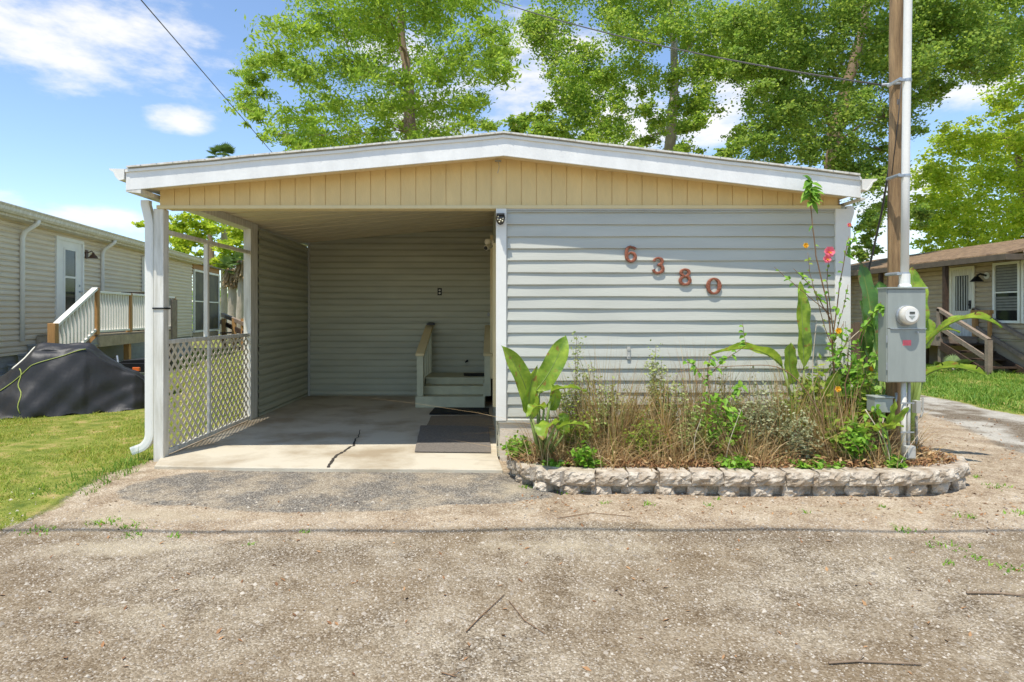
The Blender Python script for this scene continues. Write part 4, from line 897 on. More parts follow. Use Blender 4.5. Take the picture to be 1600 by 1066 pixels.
# ---------------------------------------------------------------- trees
def tree(name, label, cat, Y, trunk, r0, r1, clusters, leafm, barkm, lsize=0.12, dens=1.0, aspect=1.7, droop=0.0, spread=2.2, group=None, layers=2, ext=(), tuft=0.2, flat=0.7, extra_limbs=(), sq=1.0):
    """trunk: pixel way-points (first is the base); clusters: (px, py, radius px) of foliage masses, each placed at its own depth"""
    T = [W(px, py, Y + dy) for px, py, dy in trunk]; T[0].z = float(gz(T[0].x, T[0].y)) - 0.1
    root = thing(name, label, cat, (T[0].x, T[0].y, T[0].z), 0, group)
    n = len(T); tm = MB(); P = []
    for i in range(n-1):
        for k in range(5):
            t_ = k/5; q = T[i].lerp(T[i+1], t_); P.append(q + Vector((random.uniform(-1,1),random.uniform(-1,1),0))*r0*0.12)
    P.append(T[-1]); rad = [r0 + (r1-r0)*(i/(len(P)-1))**0.8 for i in range(len(P))]; rad[0] *= 1.35
    tm.tube(P, rad, 10); tw = MB()
    leaves = []; sizes = []
    allc = []
    for c in clusters:
        for l in range(layers):
            dy = (random.uniform(-1, 1) if layers == 1 else (-1 + 2*l/(layers-1) + random.uniform(-.35,.35)))*spread
            jit = 0 if l == 0 else 14
            yy = Y + dy; allc.append((W(c[0]+random.uniform(-jit,jit), c[1]+random.uniform(-jit,jit), yy), c[2]*yy/FPX*random.uniform(.85,1.1)))
    nodes = [(P[i], rad[i]) for i in range(int(len(P)*0.3), len(P))]
    allc.sort(key=lambda cr: min((cr[0]-p_).length for p_, _ in nodes))
    for (C, r) in allc:
        def cost(nd):
            v = C - nd[0]; L_9 = v.length
            return L_9*(1 + 0.9*max(0, -v.z/(L_9+1e-6)) + 0.5*max(0, 0.25-v.z/(L_9+1e-6))) - 2.2*nd[1]
        A, rn = min(nodes, key=cost)
        ra = min(rn*0.62, 0.02+0.014*(C-A).length)
        mid = A.lerp(C, 0.5) + Vector((random.uniform(-.2,.2), random.uniform(-.2,.2), 0.10*(C-A).length + random.uniform(-.2,.3)))
        bp = []
        for k in range(8):
            t_ = k/7; q = A*(1-t_)**2 + mid*2*t_*(1-t_) + C*t_*t_; bp.append(q + Vector((random.uniform(-1,1),random.uniform(-1,1),random.uniform(-1,1)))*0.06*(0 if k in (0,7) else 1))
        tm.tube(bp, [ra*(1-0.62*k/7) for k in range(8)], 6, cap=False)
        nodes += [(bp[k], ra*(1-0.62*k/7)) for k in (2,4,6)]
        ntw = max(5, int(7*r)); ntw = min(ntw, 16)
        for k in range(ntw):
            d = Vector(rng.normal(size=3)); d.z *= flat; d.normalize(); ln = r*random.uniform(0.55, 1.15)
            s_ = bp[random.randint(4,7)]; e = C + d*ln - Vector((0,0,droop*ln*0.5)); m_ = s_.lerp(e, .5) + Vector((0,0,0.12*ln))
            tw.tube([s_, m_, e], [ra*0.26+0.006, ra*0.16+0.005, 0.004], 4, cap=False)
            nt_ = max(2, int(ln*4.2/ (1 if lsize > .1 else .8)))
            for j in range(nt_):
                t_ = random.uniform(0.25, 1.05); q = s_*(1-t_)**2 + m_*2*t_*(1-t_) + e*t_*t_
                q = np.array(q) + rng.normal(size=3)*r*0.24*np.array([1,1,sq])
                nl = int(40*dens*random.choice((0.25,0.6,1.0,1.5))); tr_ = tuft*r*random.uniform(0.7,1.6)
                o_ = rng.normal(size=(nl,3))*np.array([1.25,1.25,(0.6+droop*0.5)*sq])*tr_*0.62
                if droop: o_[:,2] -= np.abs(rng.normal(size=nl))*droop*tr_*1.0
                leaves.append(q + o_); sizes.append(rng.uniform(0.6,1.25,nl)*lsize)
    tm.add(tw.v, tw.f); obj('trunk', tm, barkm, root, smooth=True, fixn=False)
    Lc = np.concatenate(leaves); S = np.concatenate(sizes)
    V = leaf_quads(Lc, S, aspect, droop); npmesh('crown', V, 4, leafm, root)
    return len(Lc)
tot = 0
# feathery bald cypress
cyp = [(450,40,44),(520,18,48),(600,28,50),(680,22,48),(750,40,44),(420,92,36),(475,110,42),(545,90,48),(620,95,50),(700,95,48),(765,92,40),(400,150,34),(455,170,38),(520,160,44),(590,165,46),(660,160,46),(730,150,40),(430,205,32),(490,215,36),(560,215,40),(625,205,38),(690,200,38),(745,190,30),(395,120,24),(385,172,22),(560,-30,60),(660,-40,60),(480,-40,50),(740,-30,50),(785,70,30),(470,232,26),(600,-110,90)]
tot += tree('cypress_tree', 'tall feathery bright green cypress rising behind the left roof slope', 'tree', 24, [(642,560,0),(641,230,0),(640,150,0),(628,60,0.4),(622,-60,0)], 0.34, 0.10, cyp, 'leaf_cypress', 'bark_brown', 0.072, 0.95, 3.0, 0.55, 2.8, tuft=0.22, flat=0.35, sq=0.5)
# broadleaf tree with pale trunk in the middle
mid = [(865,30,34),(900,75,36),(950,35,36),(940,110,30),(905,135,28),(1000,60,32),(1050,30,36),(1110,50,30),(1100,95,26),(930,175,30),(880,190,28),(965,205,28),(900,222,24),(1000,170,22),(1060,165,22),(1105,150,28),(1125,110,22),(1065,200,22),(1095,190,16),(845,205,20),(1020,215,18),(870,-30,50),(960,-30,50),(1060,-40,50),(850,165,16),(1150,35,24),(1040,120,20),(980,-110,80),(850,60,22),(880,140,30),(905,180,26),(850,215,26),(940,215,26),(1010,20,34),(1080,70,28),(980,95,30),(1150,80,28),(1165,55,24),(925,120,28),(1090,170,18),(1120,15,34),(1140,60,32),(1080,110,26),(830,45,26),(1010,130,24),(1030,190,22),(1075,230,18),(890,160,30),(960,150,26),(840,25,20),(870,100,26),(985,235,16)]
tot += tree('maple_tree', 'leafy tree with a pale trunk rising behind the middle of the right roof slope', 'tree', 27, [(1047,570,0),(1046,235,0),(1052,160,0),(1056,110,0),(1050,40,0),(1040,-60,0)], 0.30, 0.10, mid, 'leaf_oak', 'bark_pale', 0.095, 1.35, 1.6, 0.25, 2.2, tuft=0.30)
# big oak
oak = [(1190,40,40),(1240,20,44),(1310,30,46),(1370,45,44),(1200,95,36),(1255,90,42),(1320,100,44),(1380,110,40),(1180,70,24),(1230,145,38),(1290,160,40),(1350,165,38),(1225,195,30),(1275,215,34),(1330,225,32),(1175,215,24),(1210,235,24),(1150,225,20),(1440,30,44),(1500,40,42),(1460,90,34),(1425,150,30),(1470,140,22),(1540,60,40),(1590,50,36),(1370,230,24),(1345,290,22),(1385,320,20),(1355,340,18),(1440,340,16),(1420,190,18),(1395,270,14),(1560,110,26),(1250,-40,60),(1360,-50,70),(1480,-50,60),(1580,-20,50),(1350,262,18),(1245,60,30),(1300,70,30),(1190,130,28),(1165,30,30),(1200,160,24),(1160,85,22),(1440,100,36),(1410,60,36),(1520,90,34),(1560,70,34),(1260,250,24),(1300,255,26),(1190,205,22),(1240,170,30),(1310,190,34),(1500,15,40),(1470,55,34),(1125,240,14),(1155,110,26),(1140,30,28),(1220,120,32),(1180,245,22),(1200,180,26),(1390,180,34),(1420,120,34),(1370,275,22),(1325,255,26),(1350,380,12),(1340,400,10)]
tot += tree('oak_tree', 'big dark leaved oak with forking trunk behind the right end of the roof', 'tree', 25, [(1300,580,0),(1298,285,0),(1305,210,0),(1322,140,0),(1345,60,0),(1360,-40,0)], 0.42, 0.12, oak, 'leaf_oakdark', 'bark_brown', 0.092, 1.5, 1.6, 0.2, 2.6, tuft=0.30)
# yellow-green tree right
yel = [(1470,225,30),(1520,215,34),(1570,215,34),(1610,225,34),(1445,270,26),(1490,275,36),(1545,270,38),(1600,280,40),(1440,320,26),(1485,330,36),(1540,325,38),(1595,335,38),(1460,370,30),(1510,365,32),(1560,372,30),(1610,380,30),(1450,350,24),(1660,260,60),(1660,340,60),(1480,392,20),(1700,200,70)]
tot += tree('camphor_tree', 'rounded yellow green tree above the weathered house roof', 'tree', 33, [(1640,560,0),(1640,400,0),(1620,340,0),(1600,300,0),(1590,240,0)], 0.5, 0.15, yel, 'leaf_yellow', 'bark_brown', 0.13, 1.0, 1.6, 0.15, 2.6, tuft=0.24)
yel2 = [(1570,100,34),(1600,150,34),(1555,165,24),(1610,60,40),(1590,195,24),(1660,120,60)]
tot += tree('orange_leaved_tree', 'sparse yellowish tree at the far right edge of the sky', 'tree', 30, [(1720,560,0),(1700,300,0),(1660,180,0),(1640,100,0)], 0.4, 0.1, yel2, 'leaf_yellow', 'bark_brown', 0.13, 0.6, 1.6, 0.1, 2.0, tuft=0.22)
# trees behind lattice
bl = [(280,345,22),(300,372,22),(325,355,20),(350,385,20),(372,362,20),(275,395,18),(310,405,18),(340,412,16),(375,400,18),(365,430,14),(240,350,20),(410,370,24),(330,335,16),(430,410,24)]
tot += tree('laurel_tree', 'bright leafy tree seen through the upper opening above the lattice', 'tree', 34, [(330,520,0),(332,430,0),(330,380,0),(322,340,0)], 0.22, 0.08, bl, 'leaf_yellow', 'bark_brown', 0.17, 1.2, 1.5, 0.1, 2.2, tuft=0.24)
sm = [(805,200,22),(825,185,16),(780,215,20),(800,225,18)]
tot += tree('young_oak', 'small dark green tree in the gap between cypress and pale trunk tree', 'tree', 31, [(806,560,0),(805,260,0),(805,200,0)], 0.15, 0.05, sm, 'leaf_oak', 'bark_brown', 0.16, 0.8, 1.5, 0.1, 1.5)
# distant tree line (wood reading as one mass)
pts_ = []
for k in range(520):
    x_ = random.uniform(-60, 75); y_ = random.uniform(52, 66); h_ = 1.5+1.1*math.sin(x_*0.21)+random.uniform(0,2.4); pts_.append((x_, y_, random.uniform(0.3, max(.6,h_))))
base = np.array(pts_); C = np.repeat(base, 34, 0) + rng.normal(size=(len(base)*34,3))*np.array([1.5,1.2,0.6]); C[:,2] = np.maximum(C[:,2], 0.0)
o = npmesh('far_wood', leaf_quads(C, rng.uniform(.3,.6,len(C)), 1.3), 4, 'leaf_oak'); tag(o, 'low belt of distant dark green woodland along the horizon', 'woodland', kind='stuff')
# palms
def palm(label, px, ytop, Y, fr, nf, fan, r=0.14, skirt=False, lean=0):
    top = W(px, ytop, Y); b = Vector((top.x-lean, Y, -0.1)); root = thing('palm_tree', label, 'palm', b, 0, 'palms far behind the carport')
    a = MB(); pts_ = [b.lerp(top, k/10)+Vector((random.uniform(-.02,.02),0,0)) for k in range(11)]
    a.tube(pts_, [r*(1.15 if k == 0 else 1.0-0.012*k) for k in range(11)], 10); obj('trunk', a, 'bark_pale', root, smooth=True)
    Vs = []
    for k in range(nf):
        az = 2*math.pi*k/nf + random.uniform(-.3,.3); el = random.uniform(-0.5, 1.25); d = Vector((math.cos(az)*math.cos(el), math.sin(az)*math.cos(el), math.sin(el)))
        hub = top + d*fr*0.5; s_ = d.cross(Vector((0,0,1))).normalized() if abs(d.z) < .98 else Vector((1,0,0)); u_ = s_.cross(d).normalized()
        wd = 0.02
        Vs.append([top - s_*wd, top + s_*wd, hub + s_*wd, hub - s_*wd])
        if fan:
            for j in range(18):
                an = (j/17-0.5)*3.6; dd = (d*math.cos(an) + s_*math.sin(an)).normalized(); L_2 = fr*0.55*(1-0.25*abs(an)/1.8); tip = hub + dd*L_2 - Vector((0,0,0.12*L_2)); q = dd.cross(u_).normalized()
                m_ = hub + dd*L_2*0.55
                Vs.append([hub, m_ + q*0.035*fr, tip, m_ - q*0.035*fr])
        else:
            for j in range(16):
                t_ = 0.25+0.75*j/16; c_ = top + d*fr*t_ - Vector((0,0,0.45*fr*t_*t_))
                for sg_ in (-1,1):
                    tip = c_ + (s_*sg_*0.34 + d*0.2)*fr*(1-t_*0.6) - Vector((0,0,0.18*fr)); Vs.append([c_, c_+d*0.05*fr, tip, c_-d*0.02*fr])
    npmesh('fronds', np.array([[tuple(p) for p in q] for q in Vs]), 4, 'leaf_palm', root)
    if skirt:
        Vs = []
        for k in range(260):
            az = random.uniform(0, 6.28); z_ = random.uniform(-1.3, 0.1); c_ = top + Vector((math.cos(az)*r*1.2, math.sin(az)*r*1.2, z_*fr*0.6)); tip = c_ + Vector((math.cos(az)*0.35*fr*random.random(), math.sin(az)*0.35*fr*random.random(), -0.55*fr*random.uniform(.5,1)))
            q = Vector((-math.sin(az), math.cos(az), 0))*0.05; Vs.append([c_-q, c_+q, tip+q*0.6, tip-q*0.6])
        npmesh('dead_frond_skirt', np.array([[tuple(p) for p in q] for q in Vs]), 4, 'thatch', root)
palm('tall fan palm whose top shows just above the left roof edge', 350, 247, 33, 0.95, 22, True, r=0.17)
palm('short fan palm with a shaggy brown skirt left of the lattice end post', 363, 420, 30, 0.85, 22, True, r=0.22, skirt=True)
palm('short fan palm with brown skirt farther right beside the carport wall', 380, 408, 29, 0.8, 22, True, r=0.2, skirt=True, lean=0.2)
palm('small green palmetto under the weathered porch', 1490, 578, 17.0, 0.6, 14, True, r=0.05)

# ---------------------------------------------------------------- grass
def lawn(name, n, xr, yr, test, h, wd, m_, label):
    x = rng.uniform(*xr, n); y = rng.uniform(*yr, n); ok = test(x, y); x, y = x[ok], y[ok]
    cl_ = 0.35+1.5*(0.5+0.5*np.sin(x*3.1+1.3*np.sin(y*2.3))*np.cos(y*2.7+x))**2 + 0.8*(np.sin(x*17+2*np.sin(y*9))*np.sin(y*13+x*5) > 0.72)
    keep = rng.random(len(x)) < np.clip(0.45 + 0.9*(0.5+0.5*np.sin(x*1.9+y*1.1)*np.sin(y*2.9-x*1.3)), 0, 1); x, y, cl_ = x[keep], y[keep], cl_[keep]
    hh = h*rng.uniform(0.4,1.3,len(x))*cl_; b = np.stack([x, y, gz(x,y)-0.005], 1)
    ln = rng.normal(size=(len(x),2))*(hh*0.55)[:,None]
    V_, F_2 = blades(b, hh, ln, wd*rng.uniform(.6,1.3,len(x)), 2); o_ = npmesh(name, V_, 4, m_, F=F_2); return tag(o_, label, 'grass', kind='stuff')
edgeL = lambda x, y: (x < -3.30 - 0.10*wob(x,y) + np.where(y>5.7, -0.0, 0.0)) & (y > 3.95 - 0.14*wob(x*1.3,y) - np.clip((-x-3.3)*0.12,0,0.6)) & ~((y > 5.4) & (x > -3.27))
lawn('lawn_grass', 95000, (-7.2,-3.1), (3.7,9.5), edgeL, 0.030, 0.0075, 'lawn_blade', 'yellow green lawn grass beside the carport on the left')
lawn('lawn_grass', 42000, (-13,-3.3), (9.0,24), lambda x,y: x < -3.35, 0.075, 0.022, 'lawn_blade', 'sunlit grass farther back between the carport and the beige home')
edgeR = lambda x, y: (x > 7.45 - 0.12*wob(x,y)) & (y > 7.9 - 0.2*wob(x,y))
lawn('lawn_grass', 60000, (7.0,15.0), (7.5,19), edgeR, 0.085, 0.016, 'lush_blade', 'green grass in front of the weathered house stairs on the right')
lawn('weed_fringe', 2600, (-4.2,-3.0), (4.7,6.1), lambda x,y: (np.abs(x+3.36+0.06*wob(x,y)) < 0.13+0.1*(y<5.4)), 0.095, 0.008, 'lush_blade', 'taller green tufts along the lawn edge by the downspout')
def weedpatches(name, spots, m_, label, h=0.05, n_=60, wd=0.012):
    B_ = []
    for px, py, r_ in spots:
        Yg = FPX*(CH+0.06)/(py-VY); c_ = np.array([XX(px,Yg), Yg]); k = int(n_*r_/0.06); p_ = c_ + rng.normal(size=(k,2))*np.array([r_, r_*0.8]); B_.append(np.concatenate([p_, gz(p_[:,0],p_[:,1])[:,None]], 1))
    b = np.concatenate(B_); hh = h*rng.uniform(.3,1.2,len(b)); V_, F_2 = blades(b, hh, rng.normal(size=(len(b),2))*(hh*0.8)[:,None], wd*rng.uniform(.6,1.2,len(b)), 2)
    o_ = npmesh(name, V_, 4, m_, F=F_2); return tag(o_, label, 'weeds', kind='stuff')
weedpatches('road_weeds', [(892,770,.05),(1012,790,.03),(1105,790,.02),(1413,825,.05),(1480,850,.06),(1520,870,.03),(1590,800,.06),(1560,760,.06),(1525,745,.03),(1380,790,.02),(945,788,.02),(820,765,.03),(170,815,.05),(210,822,.05),(60,830,.06),(205,835,.04),(275,835,.03),(390,850,.02),(480,830,.02),(150,818,.04),(708,737,.035),(1120,780,.015),(1480,880,.02),(1580,890,.05),(1510,805,.05),(1260,800,.015)], 'weed', 'small green weeds dotted over the gravel road', 0.028, 40, 0.010)
# ---------------------------------------------------------------- planting bed with block edging
def bez(P, t):
    n = len(P)-1; i = min(int(t*n), n-1); return None
wallpath = [(0.10,5.50),(0.12,5.28),(0.24,5.02),(0.46,4.86),(0.72,4.81),(1.2,4.80),(1.9,4.79),(2.6,4.80),(3.15,4.81),(3.45,4.86),(3.75,4.97),(3.96,5.18),(4.02,5.44),(3.92,5.72),(3.72,6.0)]
def resample(path, step, off=0.0):
    P = [Vector((a,b,0)) for a,b in path]; out_ = []; acc_ = -off; 
    for i in range(len(P)-1):
        d = (P[i+1]-P[i]); l = d.length; s = -acc_ if acc_ < 0 else 0
        pos = s
        while True:
            if pos > l: acc_ = -(pos-l) if True else 0; break
            out_.append((P[i]+d*(pos/l), d.normalized())); pos += step
        acc_ = -(pos-l)
    return out_
def smoothpath(path, it=2):
    P = [Vector((a,b,0)) for a,b in path]
    for _ in range(it):
        Q_ = [P[0]]
        for i in range(len(P)-1): Q_ += [P[i]*.75+P[i+1]*.25, P[i]*.25+P[i+1]*.75]
        P = Q_+[P[-1]]
    return [(p.x,p.y) for p in P]
sp_ = smoothpath(wallpath)
bedc = Vector((2.0, 5.5, 0))
def rocky_block(c, d, w_, dp, z0, h, seed):
    """split-faced block: smooth top and back, bulging broken outer face; d = direction along wall, outer side = towards -perp"""
    rnd = np.random.default_rng(seed); outn = Vector((d.y, -d.x, 0)); nu, nv = 9, 6; mb = MB()
    taper = 0.10
    F_ = rnd.normal(size=(nv,nu))*0.006
    ph = rnd.uniform(0,6.28,4)
    idx = {}
    def P(u, v, dep): return c + d*u + outn*dep + Vector((0,0,z0+v))
    for j in range(nv):
        for i in range(nu):
            u = (i/(nu-1)-.5); v = j/(nv-1)
            edge_ = min(1, (0.5-abs(u))*5)*min(1, (min(v, 1-v))*4+0.0)
            bulge = 0.022*edge_ + 0.006*math.sin(u*9+ph[0])*math.sin(v*5+ph[1]) + 0.004*math.sin(u*21+ph[2])*math.sin(v*11+ph[3]) + F_[j,i]
            if j == nv-1: bulge = 0.004*math.sin(u*17+ph[0])
            uu = u*w_*(1 if 0<i<nu-1 else 1) + (F_[j,i]*0.6)
            p_ = P(uu, v*h, bulge); idx[(j,i)] = len(mb.v); mb.v.append(tuple(p_))
    for j in range(nv-1):
        for i in range(nu-1): mb.f.append((idx[j,i], idx[j,i+1], idx[j+1,i+1], idx[j+1,i]))
    b = len(mb.v); wb = w_*0.86
    for v in (0, h):
        for u in (-wb/2, wb/2): mb.v.append(tuple(P(u, v, -dp)))
    # top face fan, sides, back, bottom
    top = [idx[nv-1,i] for i in range(nu)]; mb.f.append(tuple(top + [b+3, b+2]))
    bot = [idx[0,i] for i in range(nu)]; mb.f.append(tuple(bot + [b+1, b]))
    mb.f.append(tuple([idx[j,0] for j in range(nv)] + [b+2, b])); mb.f.append(tuple([idx[j,nu-1] for j in range(nv)] + [b+3, b+1])); mb.f.append((b,b+1,b+3,b+2))
    return mb
GW = thing('garden_wall', 'low curved two course wall of pale split faced concrete blocks round the bed', 'garden wall', (2.0, 4.85, -0.07))
def course(step, off, z0, h, inset, wfac, gapw, seed0):
    lst = resample(sp_, step, off)
    for k, (p_, d_) in enumerate(lst):
        outn = Vector((d_.y, -d_.x, 0)); c = p_ + d_*step*0.5 - outn*inset
        w_ = step*wfac*random.uniform(0.97,1.01) ; ww = w_ if random.random() > 0.22 else w_
        rot = random.uniform(-0.03,0.03); d2 = Vector((d_.x*math.cos(rot)-d_.y*math.sin(rot), d_.x*math.sin(rot)+d_.y*math.cos(rot), 0))
        mb = rocky_block(c + outn*random.uniform(-.008,.008), d2, ww-gapw, 0.17, z0+random.uniform(-.003,.003), h, seed0+k)
        obj('wall_block', mb, 'block_stone', GW)
course(0.252, 0.0, -0.085, 0.098, 0.028, 1.0, 0.085, 100)
course(0.248, 0.10, 0.017, 0.105, 0.0, 1.0, 0.004, 300)
core = MB(); inn = []
for (p_, d_) in resample(sp_, 0.10):
    on = Vector((d_.y, -d_.x, 0)); inn.append((p_ - on*0.075, p_ - on*0.12))
nn_ = len(inn)
for zz in (-0.09, 0.012): core.v += [(a_.x,a_.y,zz) for a_, _ in inn] + [(b_.x,b_.y,zz) for _, b_ in inn]
for i in range(nn_-1): core.f += [(i,i+1,2*nn_+i+1,2*nn_+i), (nn_+i,nn_+i+1,3*nn_+i+1,3*nn_+i), (2*nn_+i,2*nn_+i+1,3*nn_+i+1,3*nn_+i)]
obj('wall_core', core, 'block_stone', GW)
# soil inside
inner = []
for (p_, d_) in resample(sp_, 0.12): 
    q = p_ - Vector((d_.y, -d_.x, 0))*0.15; inner.append((q.x, q.y))
poly = inner + [(3.40,6.2),(3.36,5.83),(0.10,5.80)]
bm2 = MB(); cc = (1.9, 5.45)
rings = 14; npz = len(poly)
for r_ in range(rings+1):
    f = 1 - r_/rings
    for (x_, y_) in poly:
        X_ = cc[0]+(x_-cc[0])*f; Y_ = cc[1]+(y_-cc[1])*f
        bm2.v.append((X_, Y_, 0.075 + 0.03*math.sin(X_*5)*math.sin(Y_*7) + 0.03*(1-f)*0.8 + random.uniform(-.008,.008)))
for r_ in range(rings):
    for k in range(npz): a_ = r_*npz+k; b_ = r_*npz+(k+1)%npz; bm2.f.append((a_, b_, b_+npz, a_+npz))
o = obj('bed_soil', bm2, 'bed_soil', smooth=True); tag(o, 'brown mulchy soil of the raised planting bed', kind='structure')
SZ = 0.09
def leaf_strip(mb, P, width, fold=0.25, wave=0.02, nseg=16, up=Vector((0,0,1)), prof='banana', tear=0, twist=0.0):
    """broad leaf swept along quadratic control points P[0..2]"""
    p0, p1, p2 = [Vector(p) for p in P]; b = len(mb.v); ph = random.uniform(0,6); nseg = nseg*3 if prof == 'banana' else nseg; rib = 0.0022 if prof == 'banana' else 0
    for i in range(nseg+1):
        t_ = i/nseg; c = p0*(1-t_)**2 + p1*2*t_*(1-t_) + p2*t_*t_; d = ((p1-p0)*(1-t_)+(p2-p1)*t_).normalized()
        s = d.cross(up); s = s.normalized() if s.length > 1e-3 else Vector((1,0,0)); s = (Matrix.Rotation(twist*t_, 3, d) @ s); n_ = s.cross(d).normalized()
        if prof == 'banana': wd = width*0.5*(min(1, (t_/0.14))**0.7)*(1 - max(0,(t_-0.62)/0.38)**2.2)
        else: wd = width*0.5*math.sin(math.pi*min(1,max(0.02,t_))**0.8)
        wd = max(wd, 0.002)
        for k in (-1, -0.55, 0, 0.55, 1):
            off = s*k*wd*math.cos(fold) + n_*(abs(k)*wd*math.sin(fold) + wave*math.sin(t_*17+ph+k)*abs(k)*(1 if abs(k)==1 else .4) + rib*math.sin(t_*150 - abs(k)*4)*(abs(k)>0))
            mb.v.append(tuple(c+off))
    for i in range(nseg):
        for k in range(4):
            if tear and k in (0,3) and (i*7+k*3+int(ph*10)) % (tear*2) == 0: continue
            a_ = b+i*5+k; mb.f.append((a_, a_+1, a_+6, a_+5))
    return mb
def midrib(mb, P, r_):
    p0, p1, p2 = [Vector(p) for p in P]; pts_ = [p0*(1-t_)**2 + p1*2*t_*(1-t_) + p2*t_*t_ for t_ in [k/8 for k in range(9)]]
    mb.tube(pts_, [r_*(1-.8*k/8) for k in range(9)], 5, cap=False)
def banana(name, label, base, leaves, m_='banana', stemr=0.02, cat='banana plant'):
    """leaves: (junction px,py,Y, ctrl px,py,dY, tip px,py,dY, width m, fold, twist)"""
    root = thing(name, label, cat, base); bv = Vector(base)
    for (jx,jy,jY, cx_,cy_,cd, tx,ty,td, wd, fold, tw_, *rest) in leaves:
        j = W(jx,jy,jY); c = W(cx_,cy_,jY+cd); tp = W(tx,ty,jY+td); s = MB()
        m1 = bv.lerp(j, 0.5) + Vector((random.uniform(-.02,.02),0,0.0)); s.tube([bv+Vector((random.uniform(-.03,.03),random.uniform(-.03,.03),-0.02)), m1, j], [stemr, stemr*0.75, stemr*0.42], 7)
        obj('stalk', s, 'stalk_green', root, smooth=True)
        l = MB(); leaf_strip(l, (j,c,tp), wd, fold, 0.012, 18, up=rest[0] if rest else Vector((0,-1,0.25)), twist=tw_, tear=rest[1] if len(rest)>1 else 0); lf = obj('leaf', l, m_, root, smooth=True, fixn=False)
        r_ = MB(); midrib(r_, (j,c,tp), stemr*0.32); obj('midrib', r_, 'stalk_green', lf, smooth=True)
    return root
b0 = W(845,722,5.22); b0.z = SZ
UP = Vector((0,-1,0.25)); UZ = Vector((0,0.2,1))
banana('banana_plant', 'young banana plant with two tall upright leaves at the left end of the bed', b0, [
    (832,655,5.2, 826,590,-.05, 783,540,-.12, 0.17, 0.5, 0.2, UP), (838,610,5.25, 868,575,0, 884,524,.05, 0.19, 0.35, -0.2, UP), (828,650,5.12, 822,610,-.05, 840,570,-.05, 0.11, 0.7, 0.3, UP),
    (862,612,5.15, 885,600,-.1, 917,612,-.1, 0.11, 0.3, 0, UZ), (850,640,5.1, 838,625,-.15, 824,652,-.2, 0.11, 0.4, 0, UZ), (842,615,5.3, 850,590,.05, 852,566,.1, 0.12, 0.4, 0, UP),
    (872,672,5.1, 888,655,-.1, 921,668,-.15, 0.11, 0.3, 0, UZ), (868,665,5.0, 850,655,-.12, 848,688,-.2, 0.16, 0.4, 0.2, UZ), (858,640,5.2, 875,625,-.05, 862,600,-.05, 0.10, .4, 0, UP), (880,680,5.15, 885,650,0, 872,650,0, .10,.4,0,UP)])
b0 = W(1262,712,5.5); b0.z = SZ
banana('banana_plant', 'banana plant with one tall upright leaf and one arching leaf against the front siding', b0, [
    (1256,575,5.5, 1254,500,0, 1250,440,0.02, 0.135, 0.45, 0.1, UP), (1222,572,5.5, 1180,528,-.05, 1108,556,-.12, 0.15, 0.35, 0.4, UZ), (1240,600,5.45, 1228,560,-.05, 1236,535,-.08, 0.12, 0.4, 0, UP), (1285,640,5.45, 1295,600,-.05, 1310,580,-.1, .12,.4,0,UP)])
b0 = W(1368,700,5.75); b0.z = 0.02
banana('banana_plant', 'banana clump with torn dark leaves just left of the meter box', b0, [
    (1362,520,5.75, 1362,470,0, 1342,405,0.05, 0.17, 0.2, 0.3, UP), (1366,540,5.8, 1378,480,0, 1374,440,0.05, 0.22, 0.2, -0.4, UP), (1350,560,5.7, 1345,520,-.05, 1368,497,-.1, 0.13, 0.4, 0, UP),
    (1358,560,5.65, 1350,530,-.05, 1345,470,-.1, 0.10, 0.6, 0.4, UP), (1340,600,5.7, 1325,575,-.1, 1300,590,-.2, 0.15, 0.3, 0, UZ), (1375,590,5.6, 1372,555,0, 1365,500,0, 0.10, 0.5, 0.2, UP), (1345,640,5.6, 1330,600,-.1, 1320,640,-.2,.14,.4,0,UZ), (1385,650,5.7,1372,620,0,1366,590,0,.12,.5,0,UP)], 'banana_dark', 0.028)
b0 = W(1415,690,6.1); b0.z = -0.05
banana('banana_plant', 'banana clump behind the pole with leaves spreading out to the right of the meter box', b0, [
    (1428,510,6.1, 1430,470,0, 1424,418,0.1, 0.26, 0.25, 0.2, UP), (1442,545,6.0, 1500,470,-.1, 1566,512,-.2, 0.20, 0.45, 0.2, UZ, 5), (1442,590,5.95, 1480,560,-.15, 1542,588,-.3, 0.22, 0.3, -0.2, UZ, 6), (1436,545,6.1, 1452,520,0, 1448,495,.05, 0.15, 0.3, 0, UP), (1440,560,6.05, 1460,500,.05, 1500,520,0, .12,.5,.3,UZ)], 'banana', 0.028)
b0 = W(1392,735,5.0); b0.z = SZ
banana('shell_ginger', 'young broad leaved shoot in front of the wooden pole', b0, [
    (1384,668,5.0, 1392,650,-.03, 1399,624,-.05, 0.055, 0.5, 0, UP), (1386,672,5.0, 1400,655,-.05, 1420,636,-.1, 0.06, 0.4, 0, UP), (1378,668,5.0, 1395,660,-.1, 1412,668,-.15, 0.06, 0.4, 0, UZ), (1372,676,5.0, 1365,662,-.05, 1350,668,-.1, .05,.4,0,UZ)], 'banana', 0.008, 'plant')
